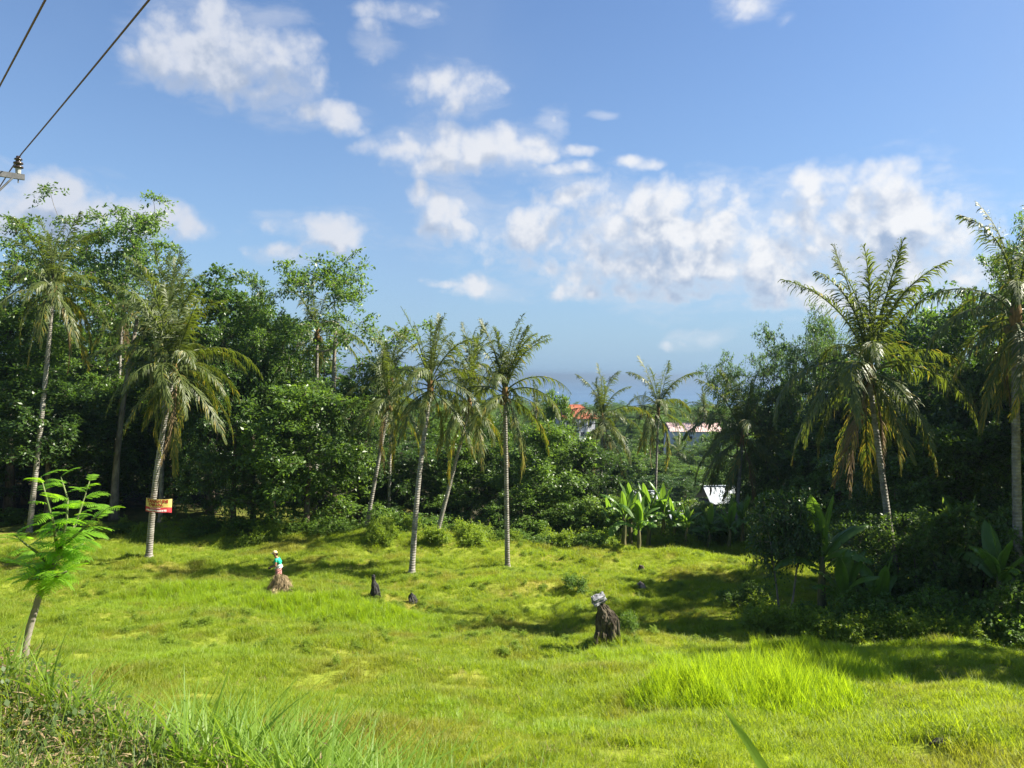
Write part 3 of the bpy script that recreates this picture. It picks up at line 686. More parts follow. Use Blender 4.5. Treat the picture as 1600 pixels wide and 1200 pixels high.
# ------------------------------------------------------------------ banana plants
def banana_leaf(seed, L, wd, e0, e1, torn):
    R = random.Random(seed); n = 15; mb = MB(); p = [Vector((0, 0, 0))]; tg = []
    for i in range(n):
        a = math.radians(e0 + (e1 - e0) * (i / (n - 1)) ** 1.4); t = Vector((math.cos(a), 0, math.sin(a))); tg.append(t); p.append(p[-1] + t * L / n)
    mb.tube(p[:-1], [.022 * (1 - .8 * i / n) + .003 for i in range(n)], 4)
    for sgn in (-1, 1):
        droop = R.uniform(.15, .4); gap = 0
        for i in range(2, n):
            u0, u1 = (i - 2) / (n - 2), (i - 1) / (n - 2)
            w0 = wd * math.sin(PI * min(.999, .06 + .94 * u0)) ** .55; w1 = wd * math.sin(PI * min(.999, .06 + .94 * u1)) ** .55 if i < n - 1 else .01
            if R.random() < torn: droop = R.uniform(.1, .9); gap = R.uniform(.05, .3) / n * L
            y0 = Vector((0, sgn, 0)) * math.cos(droop) + Vector((0, 0, -math.sin(droop))); a, b = p[i], p[i + 1]
            fw = tg[i] * .12
            V = [a + tg[i] * gap * 0, a + y0 * w0 * .55 + fw * w0 + Vector((0, 0, .03)), a + y0 * w0 + fw * w0 + tg[i] * gap - Vector((0, 0, .10 * w0)), b + y0 * w1 + fw * w1 - Vector((0, 0, .10 * w1)), b + y0 * w1 * .55 + fw * w1 + Vector((0, 0, .03)), b]
            mb.addv(V, [(0, 1, 4, 5), (1, 2, 3, 4)]); gap = 0
    return mb.mesh('leaf', M_leaf_banana)
BL = [banana_leaf(200 + i, 2.0, .27, e0, e1, tr) for i, (e0, e1, tr) in enumerate(((86, 70, .1), (80, 40, .2), (70, 0, .3), (60, -40, .4), (45, -60, .5), (25, -75, .6), (78, 55, .1), (65, -20, .5)))]
def banana(px, d, h, label, seed, n=8, scale=1.0, base=None):
    R = random.Random(seed); b = base or GP(px, d); o = empty('banana_plant', b, R.uniform(0, 6.28)); prop(o, label, 'banana plant', 'banana plants')
    mb = MB(); k = 8; mb.tube([(R.uniform(-.02, .02), .03 * math.sin(i), -.15 + (h + .15) * i / k) for i in range(k + 1)], [.15 * scale * (1.15 - .65 * i / k) for i in range(k + 1)], 9)
    link('stem', mb.mesh('stem', M_pseudo, True), o); a = R.uniform(0, 6.28)
    for i in range(n):
        a += 2.4 + R.uniform(-.3, .3); j = (0, 1, 6, 2, 2, 3, 7, 4, 3, 5)[i % 10]
        link('leaf', BL[j], o, (0, 0, h - .06 * i * scale), (R.uniform(-.2, .2), 0, a), scale * R.uniform(.85, 1.15))
    return o
banana(975, 50, 2.1, 'banana plant at the near side of the sunlit clump beside the dark thicket', 1, 11, 1.05)
banana(998, 48, 1.7, 'banana plant with pale hanging leaves above the brown stump', 2, 12, 1.0)
banana(1014, 51.5, 2.3, 'tall banana plant in the middle of the sunlit clump', 3, 11, 1.05)
banana(1036, 51.5, 2.4, 'banana plant with upright yellow green leaves ending the sunlit clump', 4, 11, 1.05)
banana(955, 51.5, 1.6, 'banana plant half hidden by the dark thicket', 5, 7, .9)
banana(1072, 50.6, 1.5, 'small banana plant in front of the white roofs', 6, 11, .8)
banana(1108, 51, 1.4, 'small banana plant below the larger white roof', 7, 11, .8)
banana(1140, 50.2, 1.5, 'small banana plant next to the two trunked tree', 8, 11, .85)
banana(1053, 51.2, 1.7, 'banana plant just past the sunlit clump towards the white roofs', 15, 11, .9)
banana(1160, 51, 1.7, 'banana plant half under the low palm of the right wood', 16, 10, .9)
banana(985, 52.5, 2.4, 'banana plant at the back of the sunlit clump', 17, 11, 1.0)
banana(1283, 31, 3.0, 'shaded banana plant with one tall sunlit leaf in the right wood', 9, 9, 1.35)
banana(1318, 30.5, 1.3, 'shaded banana plant with broad low leaves under the big right palm', 10, 8, 1.1)
banana(1375, 30, 1.0, 'low banana sucker at the foot of the big right palm', 11, 7, 1.0)
banana(1560, 29, 2.3, 'banana plant with backlit leaf beside the border palm trunk', 12, 8, 1.1)
banana(1612, 30, 3.0, 'banana plant cut by the right border', 13, 8, 1.3)
banana(1505, 33, 3.2, 'tall shaded banana plant inside the right thicket', 14, 8, 1.2)

# ------------------------------------------------------------------ bushes and weeds
def bush(px, d, wpx, hm, label, group=None, key=None, base=None, name='bush'):
    key = key or ('bush%d' % rnd.randrange(2)); H, R_, (tm, cm) = VAR[key]
    b = base or GP(px, d); w = wpx * b.y / F / 2
    o = empty(name, b, rnd.uniform(0, 6.28), (w / R_, w / R_, hm / H)); link('stem', tm, o); link('crown', cm, o)
    return prop(o, label, 'bush' if name == 'bush' else 'weed', group)
bush(0, 0, 46, 1.05, 'round leafy bush standing alone in mid field', base=GH(900, 926))
bush(0, 0, 34, .85, 'small bush close beside the tall rotten stump', base=GH(984, 990))
bush(0, 0, 60, 1.2, 'bush at the foot of the two trunked tree', base=GH(1180, 950))
bush(0, 0, 40, .8, 'low bush in the shade left of the two trunked tree', base=GH(1140, 945))
for k, (px, d, w, h) in enumerate(sorted(((20, 57, 90, 1.2), (110, 56, 60, .6), (190, 54, 60, .7), (318, 53, 80, 1.1), (400, 52.5, 90, 1.5), (445, 51.5, 60, .9), (505, 51.5, 80, 1.4)))):
    bush(px, d, w, h, '%s low leafy bush from the left at the foot of the left wood' % ORD[k], 'undergrowth bushes of the left wood')
for k, (px, d, w, h) in enumerate(sorted(((548, 52, 70, 1.0), (590, 53, 90, 2.1), (630, 51, 60, 1.3), (668, 52.5, 80, 1.7), (712, 51, 50, .8), (750, 52.5, 70, 1.2), (612, 50, 40, .7)))):
    bush(px, d, w, h, '%s sunlit bush from the left along the field edge behind the mid field palms' % ORD[k], 'sunlit bushes behind the mid field palms')
for k, (px, d, w, h) in enumerate(sorted(((800, 50, 60, .9), (850, 50, 60, 1.0), (905, 50, 60, 1.0), (930, 49, 55, 1.1), (830, 52, 70, 1.5), (1090, 53, 70, 1.5), (1130, 53, 80, 2.0), (1060, 53.5, 60, 1.5)))):
    bush(px, d, w, h, '%s bush from the left where the ground drops into the valley' % ORD[k], 'bushes on the valley edge')
for k, (px, d, w, h) in enumerate(sorted(((1270, 30, 90, 1.2), (1330, 29, 110, 1.7), (1390, 28.6, 120, 1.7), (1450, 28.2, 130, 1.9), (1520, 27.8, 130, 1.9), (1590, 27.4, 140, 2.1), (1300, 28.5, 80, .8), (1420, 27.4, 80, .8), (1560, 26.8, 90, .9), (1240, 30.5, 60, .8), (1650, 26.8, 130, 2.0)))):
    bush(px, d, w, h, '%s dark shaded bush from the left along the foot of the right wood' % ORD[k], 'shaded bushes of the right wood')

# ------------------------------------------------------------------ scattered grass (stuff)
def blades(seed, n, h, w, spread, lean, m, segs=3):
    R = np.random.RandomState(seed); V = []; Fq = []
    for k in range(n):
        a = R.uniform(0, 6.28); r = spread * math.sqrt(R.rand()); b = np.array([r * math.cos(a), r * math.sin(a), -.01])
        hh = h * R.uniform(.55, 1.15); dr = R.uniform(0, 6.28); ld = np.array([math.cos(dr), math.sin(dr), 0]); ln = lean * R.uniform(.2, 1.2)
        sd = np.array([-math.sin(dr + .6), math.cos(dr + .6), 0]); ww = w * R.uniform(.7, 1.2)
        for j in range(segs + 1):
            u = j / segs; c = b + np.array([0, 0, hh * (u - .25 * ln * u ** 2.2)]) + ld * hh * ln * u ** 1.8; x = ww * (1 - u ** 1.5) * .5 + .0004
            V += [c - sd * x, c + sd * x]
        o = len(V) - 2 * (segs + 1)
        for j in range(segs): Fq.append((o + 2 * j, o + 2 * j + 1, o + 2 * j + 3, o + 2 * j + 2))
    me = mesh_quads('tuft', np.array(V), np.array(Fq), m)
    return bpy.data.objects.new('tuft_source', me)
def scatter(name, pts, scl, idx, sources, label, cat, tilt=.15, seed=1, rotz=None):
    R = np.random.RandomState(seed); n = len(pts)
    me = bpy.data.meshes.new(name); me.vertices.add(n); me.vertices.foreach_set('co', np.asarray(pts, np.float32).ravel())
    rot = np.stack([R.normal(0, tilt, n), R.normal(0, tilt, n), R.uniform(0, 6.28, n)], 1).astype(np.float32)
    a = me.attributes.new('rot', 'FLOAT_VECTOR', 'POINT'); a.data.foreach_set('vector', rot.ravel())
    scl = np.asarray(scl, np.float32); scl = scl if scl.ndim == 2 else np.repeat(scl[:, None], 3, 1)
    a = me.attributes.new('scl', 'FLOAT_VECTOR', 'POINT'); a.data.foreach_set('vector', np.ascontiguousarray(scl).ravel())
    a = me.attributes.new('idx', 'INT', 'POINT'); a.data.foreach_set('value', np.asarray(idx, np.int32))
    me.update()
    src = bpy.data.collections.new(name + '_sources')
    for i, s in enumerate(sources): s.name = '%s_source_%02d' % (name, i); src.objects.link(s)
    ng = bpy.data.node_groups.new(name, 'GeometryNodeTree')
    ng.interface.new_socket('Geometry', in_out='INPUT', socket_type='NodeSocketGeometry'); ng.interface.new_socket('Geometry', in_out='OUTPUT', socket_type='NodeSocketGeometry')
    N = ng.nodes; Lk = ng.links
    gi = N.new('NodeGroupInput'); go = N.new('NodeGroupOutput'); ci = N.new('GeometryNodeCollectionInfo'); ci.inputs[0].default_value = src; ci.inputs['Separate Children'].default_value = True; ci.inputs['Reset Children'].default_value = True
    ip = N.new('GeometryNodeInstanceOnPoints'); ip.inputs['Pick Instance'].default_value = True
    def at(nm, ty):
        x = N.new('GeometryNodeInputNamedAttribute'); x.data_type = ty; x.inputs[0].default_value = nm; return x.outputs[0]
    e2r = N.new('FunctionNodeEulerToRotation'); Lk.new(at('rot', 'FLOAT_VECTOR'), e2r.inputs[0])
    Lk.new(gi.outputs[0], ip.inputs['Points']); Lk.new(ci.outputs[0], ip.inputs['Instance']); Lk.new(at('idx', 'INT'), ip.inputs['Instance Index'])
    Lk.new(e2r.outputs[0], ip.inputs['Rotation']); Lk.new(at('scl', 'FLOAT_VECTOR'), ip.inputs['Scale']); Lk.new(ip.outputs[0], go.inputs[0])
    o = link(name, me); md = o.modifiers.new('scatter', 'NODES'); md.node_group = ng
    return prop(o, label, cat, kind='stuff')
def wedge(n, r0, r1, power, seed, amin=-42, amax=46):
    R = np.random.RandomState(seed); u = R.rand(n); r = (r0 ** power + u * (r1 ** power - r0 ** power)) ** (1 / power)
    a = np.radians(R.uniform(amin, amax, n)); return r * np.sin(a), r * np.cos(a)
def pnoise(x, y, seed, wl):
    R = np.random.RandomState(seed); v = 0
    for k in range(5):
        th = R.uniform(0, 6.28); f = 2 * PI / wl * R.uniform(.6, 1.9); v = v + np.sin((x * math.cos(th) + y * math.sin(th)) * f + R.uniform(0, 6.28) + 1.3 * np.sin((x * math.sin(th) - y * math.cos(th)) * f * .6))
    return v / 5
tall_spots = []
def spot(px, py, rx, ry, h): c = GH(px, py); tall_spots.append((c.x, c.y, rx, ry, h))
spot(1100, 1095, 1.5, 1.2, .85); spot(1200, 1085, 1.8, 1.5, .92); spot(1300, 1072, 1.8, 1.5, .85); spot(1400, 1075, 1.8, 1.2, .50); spot(1090, 1055, 3.0, 1.8, .5); spot(1250, 1038, 3.4, 1.6, .6); spot(1420, 1035, 2.6, 1.0, .4)
spot(300, 935, 4.6, 2.0, .55); spot(450, 948, 4.0, 1.8, .62); spot(560, 955, 3.4, 1.8, .62); spot(640, 985, 2.4, 2.2, .40); spot(200, 950, 3.0, 2.2, .35)
spot(960, 1030, 1.6, 1.0, .35); spot(720, 1120, 1.6, .9, .20); spot(900, 1140, 2.2, .8, .18); spot(1450, 1010, 3.0, 1.0, .35); spot(1570, 1010, 3.0, 1.0, .4)
spot(785, 905, 3.0, .9, .35); spot(1180, 985, 2.0, .8, .3); spot(320, 1020, 3.5, 2.0, .22); spot(1300, 1000, 3.0, .8, .3)
def tall_h(x, y):
    h = np.zeros_like(x)
    for (cx, cy, rx, ry, hh) in tall_spots:
        q = ((x - cx) / rx) ** 2 + ((y - cy) / ry) ** 2; h = np.maximum(h, hh * np.clip(1.15 - q, 0, 1) ** .8)
    return h
R = np.random.RandomState(9)
# short turf
x, y = wedge(250000, 5.5, 62, 1.05, 21); z = G(x, y); s = .5 * x + .866 * y
keep = (s > 3.2) & ((pnoise(x, y, 15, 1.7) < .42) | (R.rand(len(x)) < .25)); x, y, z = x[keep], y[keep], z[keep]
r = np.hypot(x, y); pn = pnoise(x, y, 3, 5.0); pn2 = pnoise(x, y, 4, 1.6)
sc1 = (.48 + .35 * np.clip(pn + .3, 0, 1) + .75 * np.clip(pn2, 0, 1) ** 1.3) * (1 + .018 * r) * R.uniform(.7, 1.3, len(x))
shade_thin = np.where(r > 56, .3, 1); keep = R.rand(len(x)) < shade_thin
tuft = [blades(31 + i, 15, .16, .009, .12, .75, M_grass) for i in range(5)]
o = scatter('grass', np.stack([x, y, z], 1)[keep], np.stack([sc1 * 1.15, sc1 * 1.15, sc1 * .95], 1)[keep], R.randint(0, 5, keep.sum()), tuft, 'short yellow green pasture grass covering the whole field', 'grass')
# tall bright grass
x, y = wedge(260000, 9, 48, 1.2, 22); h = tall_h(x, y) * (.72 + .30 * pnoise(x, y, 6, 1.1) + .25 * pnoise(x, y, 7, .5)); keep = (h > .10) & (R.rand(len(x)) < .65); x, y, h = x[keep], y[keep], h[keep]
tt = [blades(51 + i, 12, 1.0, .016, .11, .28, M_grass_tall, 4) for i in range(4)]
hv = h * R.uniform(.75, 1.2, len(x))
scatter('tall_grass', np.stack([x, y, G(x, y)], 1), np.stack([.6 + .5 * hv, .6 + .5 * hv, hv], 1), R.randint(0, 4, len(x)), tt, 'taller bright backlit grass growing in patches on the field', 'grass', tilt=.08)
# scattered single taller stalks and weeds in the turf
x, y = wedge(9000, 8, 50, 1.1, 23); keep = (.5 * x + .866 * y > 4.5) & (pnoise(x, y, 8, 4.0) > -.15); x, y = x[keep], y[keep]
scatter('loose_stalks', np.stack([x, y, G(x, y)], 1), R.uniform(.18, .42, len(x)), R.randint(0, 2, len(x)), [blades(61 + i, 7, 1.0, .018, .2, .7, M_grass) for i in range(2)], 'loose taller stalks standing out of the short grass', 'grass', tilt=.2)
x, y = wedge(14000, 7, 50, 1.1, 24); keep = (.5 * x + .866 * y > 4.0) & (pnoise(x, y, 9, 3.0) > .05); x, y = x[keep], y[keep]
scatter('dry_stalks', np.stack([x, y, G(x, y)], 1), R.uniform(.5, 1.2, len(x)), R.randint(0, 2, len(x)), [blades(65 + i, 6, .17, .007, .10, 1.0, M_straw) for i in range(2)], 'dead pale stalks mixed into the short grass', 'dry grass', tilt=.3)
# leafy weeds: field edge and shaded places
def edge_pts(n, seed):
    R = np.random.RandomState(seed); px = R.uniform(-150, 1200, n); d = 49.0 + np.abs(R.normal(0, 3.0, n)) + np.where((px > 1020), 1.5, 0) - np.where((px > 530) & (px < 760), 1.5, 0) + np.where(px < 230, 2.5, 0)
    q = (px - 800) / F; x = q * d; y = d; return x, y
x, y = edge_pts(2600, 31); kk = pnoise(x, y, 14, 4.5) > np.where(x < -9, .38, .12); x, y = x[kk], y[kk]
R2 = np.random.RandomState(33); px = R2.uniform(1180, 1800, 1500); d = 26.8 + np.abs(R2.normal(0, 2.0, 1500)) + np.clip((1330 - px) * .02, 0, 4); x = np.append(x, (px - 800) / F * d); y = np.append(y, d)
xx, yy = wedge(900, 14, 48, 1.6, 35); kk = pnoise(xx, yy, 12, 6) > .30; x = np.append(x, xx[kk]); y = np.append(y, yy[kk]); sw = .25 + .85 * R2.rand(len(x)) ** 1.6; sw[-kk.sum():] *= .30
def src(key): o = bpy.data.objects.new('w', VAR[key][2][1]); return o
scatter('leafy_weeds', np.stack([x, y, G(x, y)], 1), sw, np.zeros(len(x), int), [src('weed')], 'knee high leafy weeds along the wood edges and in the hollow', 'weeds')
x, y = wedge(9000, 8, 50, 1.15, 36); kk = (pnoise(x, y, 17, 3.2) > .22) & (y > 23 + 6 * pnoise(x, y, 18, 9)); x, y = x[kk], y[kk]
for px_, py_, n_, sd_ in ((436, 930, 14, .5), (585, 938, 14, .35), (646, 946, 10, .35), (948, 1012, 26, .55), (1000, 921, 6, .3), (1002, 895, 8, .3), (792, 892, 10, .4), (643, 902, 10, .4), (232, 878, 10, .4)):
    g_ = GH(px_, py_); x = np.append(x, g_.x + R2.normal(0, sd_, n_)); y = np.append(y, g_.y - .1 + R2.normal(0, sd_ * .6, n_))
sw = R2.uniform(.12, .28, len(x))
scatter('low_weeds', np.stack([x, y, G(x, y)], 1), np.stack([sw * 1.5, sw * 1.5, sw], 1), np.zeros(len(x), int), [src('weed')], 'low broad leaved weeds growing in clumps through the field grass', 'weeds')
# near bank: broad bladed grass, clippings and small creeping leaves
def bank_pts(n, seed, s0, s1, q0, q1):
    R = np.random.RandomState(seed); s = R.uniform(s0, s1, n); q = R.uniform(q0, q1, n); y = s / (.5 * q + .866); return q * y, y
bx, by = bank_pts(1300, 41, 1.95, 3.3, -.66, .04); k = (np.hypot(bx, by) > 2.1) & (R.rand(1300) < np.interp(bx / by, [-.66, -.52, -.40, -.30, 0, .02], [.25, .35, .6, 1, 1, .2])); bx, by = bx[k], by[k]
scatter('broad_bladed_grass', np.stack([bx, by, G(bx, by)], 1), R.uniform(.5, .95, len(bx)) * np.where(bx / by > -.42, 1 + .45 * np.clip(.5 * bx + .866 * by - 2.0, 0, 1.2), .85), R.randint(0, 4, len(bx)), [blades(71 + i, 9, .46, .017, .06, 1.05, M_grass_broad, 7) for i in range(4)], 'broad bladed arching grass along the near edge of the bank', 'grass', tilt=.12)
bx, by = bank_pts(4200, 42, .9, 4.6, -.80, .3); k = np.hypot(bx, by) > 1.6; bx, by = bx[k], by[k]
scatter('bank_turf', np.stack([bx, by, G(bx, by)], 1), R.uniform(.5, 1.25, len(bx)), R.randint(0, 3, len(bx)), [blades(81 + i, 12, .17, .006, .09, .9, M_leaf_cover if i == 2 else M_grass) for i in range(3)], 'short ragged grass on the near bank', 'grass')
def litter(seed, n, m, size, wid, up):
    R = np.random.RandomState(seed); p = R.normal(0, .10, (n, 3)) * np.array([1, 1, .18]) + np.array([0, 0, up]); d = R.normal(size=(n, 3)) * np.array([1, 1, .35]); nn = R.normal(size=(n, 3)) * .5 + np.array([0, 0, 1])
    V, Qd = leaf_quads(p, d, nn, size * R.uniform(.6, 1.3, n), wid, R); return bpy.data.objects.new('l', mesh_quads('litter', V, Qd, m))
bx, by = bank_pts(5200, 43, .7, 2.3, -.85, -.12); k = (np.hypot(bx, by) > 1.6); bx, by = bx[k], by[k]; n_ = len(bx)
scatter('bank_litter', np.stack([bx, by, G(bx, by) + .012], 1), R.uniform(.7, 1.2, n_), R.choice(3, n_, p=[.28, .44, .28]), [litter(91, 16, M_straw, .05, .05, .01), litter(92, 14, M_leaf_cover, .026, .38, .02), litter(93, 14, M_frond_dead, .03, .16, .01)], 'dry clippings and small creeping leaves on the near bank', 'ground cover', tilt=.1)
# distant wood
R = np.random.RandomState(77); n_ = 2600; q = R.uniform(-.9, .95, n_); d = 190 + 440 * R.rand(n_) ** 1.2; x = q * d; pxs = 800 + F * q
ok = ~((np.abs(x - P(898, 650, 240).x) < 13) & (d < 262) & (d > 190)) & ~((pxs > 1040) & (pxs < 1105) & (d < 170)); x, d = x[ok], d[ok]
scatter('distant_woods', np.stack([x, d, G(x, d)], 1), np.stack([R.uniform(.9, 1.5, len(x)), R.uniform(.9, 1.5, len(x)), R.uniform(.50, .88, len(x))], 1), R.randint(0, 3, len(x)), [src('skirted0'), src('skirted1'), src('tall0')], 'distant wood spreading down to the sea', 'woods', tilt=.03)

# ------------------------------------------------------------------ houses in the valley
def Rz(a): return Matrix.Rotation(a, 3, 'Z')
# red roofed house: hip and gable roof of tile courses, white walls, dark windows, veranda posts
hp = P(898, 668, 240); gz = g1(hp.x, 240); zr = P(898, 633, 240).z; zeave = P(898, 653, 240).z
house = empty('house', (hp.x, 240, gz)); prop(house, 'white house with steep red tiled roof near the sea', 'house')
house.rotation_euler = (0, 0, .28)
he = zeave - gz; hr = zr - gz; hw, hd = 6.2, 4.6
mb = MB(); mb.box((0, 0, he / 2 - .3), (hw - .9, hd - .9, he / 2 + .3)); link('wall', mb.mesh('wall', M_whitewall), house)
mb = MB(); ns = 9
for side in range(4):
    for i in range(ns):
        u0, u1 = i / ns, (i + 1) / ns
        def ring(u, dz):
            x = hw * (1 - u) + 1.9 * u; y = hd * (1 - u) + .05 * u; z = he + (hr - he) * u + dz
            return [Vector((-x, -y, z)), Vector((x, -y, z)), Vector((x, y, z)), Vector((-x, y, z))]
        a, b = ring(u0, .07), ring(u1, 0.0); k = (side + 1) % 4
        mb.addv([a[side], a[k], b[k], b[side]], [(0, 1, 2, 3)])
        c = ring(u0, -.02); mb.addv([c[side], c[k], a[k], a[side]], [(0, 1, 2, 3)])
rf = link('roof', mb.mesh('roof', M_redroof), house)
mb = MB(); mb.tube([(-1.95, 0, hr + .05), (1.95, 0, hr + .05)], .14, 6)
for sx2 in (-1, 1):
    for sy2 in (-1, 1): mb.tube([(sx2 * 1.9, 0, hr + .05), (sx2 * hw, sy2 * hd, he + .1)], .12, 6)
link('ridge', mb.mesh('ridge', M_ridge), rf)
for wx in (-3.6, -1.2, 1.2, 3.6):
    for wz in (he - 1.7, he - 4.8):
        mb = MB(); mb.box((wx, -(hd - .9) - .03, wz), (.62, .05, .82)); w_ = link('window', mb.mesh('window', M_whitewall), house)
        mb = MB()
        for q in (-1, 1): mb.box((wx + q * .29, -(hd - .9) - .09, wz), (.25, .02, .70))
        link('pane', mb.mesh('pane', M_glass), w_)
for wx in (-4.8, -2.4, 0, 2.4, 4.8):
    mb = MB(); mb.box((wx, -(hd - .25), he / 2), (.14, .14, he / 2 - .02)); link('post', mb.mesh('post', M_whitewall), house)

def corrugated(w, l, zf, n, m, name):
    """ribbed sheet roof, gable along x; zf(y) gives height"""
    V = []; k = 2 * n
    for j, yy in enumerate((-l, 0, l)):
        for i in range(k + 1):
            V.append((-w + 2 * w * i / k, yy, zf(yy) + (.05 if i % 2 else 0)))
    Qs = [(j * (k + 1) + i, j * (k + 1) + i + 1, (j + 1) * (k + 1) + i + 1, (j + 1) * (k + 1) + i) for j in range(2) for i in range(k)]
    mb = MB(); mb.addv(V, Qs); return mb.mesh(name, m)
def shed(px, py, d, w, l, rise, wallm, roofm, label, rz=0.0, wins=0):
    p = P(px, py, d); gz = g1(p.x, d); ridge = p.z - gz; ev = ridge - rise
    o = empty('building', (p.x, d, gz), rz); prop(o, label, 'building')
    mb = MB(); mb.box((0, 0, ev / 2 - .2), (w - .3, l - .3, ev / 2 + .18)); link('wall', mb.mesh('wall', wallm), o)
    rf = link('roof', corrugated(w, l, lambda yy: ridge - rise * abs(yy) / l + .02, int(w * 4), roofm, 'roof'), o)
    mb = MB(); mb.box((0, 0, ridge + .08), (w, .16, .02)); link('ridge_cap', mb.mesh('ridge_cap', roofm), rf)
    for i in range(wins):
        wx = -w + 2 * w * (i + .5) / wins; mb = MB(); mb.box((wx, -(l - .3) - .03, ev - 1.3), (.55, .04, .55)); w_ = link('window', mb.mesh('window', M_whitewall), o)
        mb = MB(); mb.box((wx, -(l - .3) - .085, ev - 1.3), (.45, .02, .45)); link('pane', mb.mesh('pane', M_glass), w_)
    return o
shed(1082, 661, 150, 5.2, 3.2, 1.5, M_whitewall, M_pinkroof, 'long white building with rusty pink ribbed roof behind the thin palm', .05, 4)
shed(1126, 760, 74, 1.8, 2.0, 1.4, M_greywall, M_tinroof, 'larger shed with pale ribbed metal roof in the valley', .15, 1)
shed(1058, 800, 66, .8, 1.0, .55, M_greywall, M_tinroof, 'small shed roof of pale metal beside the banana clump', .1)
shed(1012, 768, 72, 1.2, 1.4, .5, M_greywall, M_tinroof, 'half hidden pale metal roof behind the sunlit banana leaves', -.2)

# ------------------------------------------------------------------ utility pole and cables
PX, PY = -9.47, 14.0; zc = P(0, 268, 14).z
pole = empty('utility_pole', (PX, PY, g1(PX, PY))); prop(pole, 'utility pole with steel crossarm and dark insulators at the left border', 'utility pole')
h = zc - pole.location.z
mb = MB(); mb.tube([(0, 0, -.6), (0, 0, h * .5), (0, 0, h + .05)], [.12, .10, .075], 14); link('mast', mb.mesh('mast', M_metal, True), pole)
u_ = Vector((.76, .65, 0)).normalized(); ang = math.atan2(u_.y, u_.x)
mb = MB(); mb.box((0, 0, h), (.50, .035, .05), Rz(ang).to_4x4() @ Matrix.Identity(4)); arm_o = Vector((-u_.y * -.0, 0, 0))
link('crossarm', mb.mesh('crossarm', M_metal), pole, (-u_.y * .11, u_.x * .11 * -1 * -1, 0))
mb = MB(); mb.tube([(0, 0, h - .45), (u_.x * .3, u_.y * .3, h - .06)], .018, 6); link('brace', mb.mesh('brace', M_metal), pole)
tips = []
for tt_ in (.40, -.40):
    b = u_ * tt_ + Vector((-u_.y * .11, u_.x * .11, h + .05))
    mb = MB(); mb.tube([(0, 0, -.17), (0, 0, .02)], .011, 6); mb.tube([(0, 0, 0), (0, 0, .09), (0, 0, .10)], [.045, .05, .05], 10, 1)
    ins = link('insulator_pin', mb.mesh('insulator_pin', [M_metal, M_cap]), pole, b)
    mb = MB()
    prof = [(.10, .05), (.11, .085), (.135, .085), (.15, .05), (.17, .05), (.185, .085), (.21, .08), (.225, .045), (.25, .045), (.26, .07), (.28, .065), (.295, .035), (.31, .04), (.33, .03)]
    mb.tube([(0, 0, z) for z, _ in prof], [r for _, r in prof], 14); link('porcelain', mb.mesh('porcelain', M_porcelain, True), ins)
    tips.append(pole.location + b + Vector((0, 0, .30)))
wd_ = Vector((.648, -.762, 0)).normalized()
for k, tip in enumerate(tips):
    a = tip - wd_ * 42; b = tip + wd_ * 40; pts = []
    for i in range(61):
        s_ = -42 + 82 * i / 60; span = 42 if s_ < 0 else 40; q = abs(s_) / span
        pts.append(tip + wd_ * s_ + Vector((0, 0, -.9 * 4 * q * (1 - q) * .25 + (0 if s_ > 0 else -.02 * abs(s_)))))
    pts.insert(0, pts[0]) if False else None
    mb = MB(); mb.tube(pts, .011, 6); c = link('power_cable', mb.mesh('power_cable', M_wire, True))
    prop(c, ('power cable running from the visible insulator up across the cloud', 'power cable crossing the upper left corner above the other cable')[k], 'cable', 'power cables')

# ------------------------------------------------------------------ banner on the palm
bc = P(245, 790, 43.05)
ban = empty('banner', bc - Vector((0, 0, .4))); prop(ban, 'red and yellow land for sale banner tied to a palm trunk', 'banner')
ban.rotation_euler = (0, math.radians(2.6), math.radians(4))
BW, BH = .71, .37
def bsurf(u, v):
    x = -BW + 2 * BW * u; z = .4 - BH + 2 * BH * v
    y = -.10 + .30 * (2 * u - 1.05) ** 2 + .015 * math.sin(9 * u + 2 * v) + (.10 * (u - .93) / .07 if u > .93 else 0)
    if u > .93: z -= .05 * (u - .93) / .07 * (1 - v)
    return Vector((x, y, z))
def strip(v0, v1, m, name, parent):
    n, k = 28, 5; V = [bsurf(i / n, v0 + (v1 - v0) * j / k) for j in range(k + 1) for i in range(n + 1)]
    V2 = [p + Vector((0, .006, 0)) for p in V]; mb = MB()
    Q = [(j * (n + 1) + i, j * (n + 1) + i + 1, (j + 1) * (n + 1) + i + 1, (j + 1) * (n + 1) + i) for j in range(k) for i in range(n)]
    mb.addv(V, Q); mb.addv(V2, [tuple(reversed(q)) for q in Q]); return link(name, mb.mesh(name, m, True), parent)
sy = strip(.385, 1, M_banner_y, 'upper_sheet', ban); sr = strip(0, .38, M_banner_r, 'lower_sheet', ban)
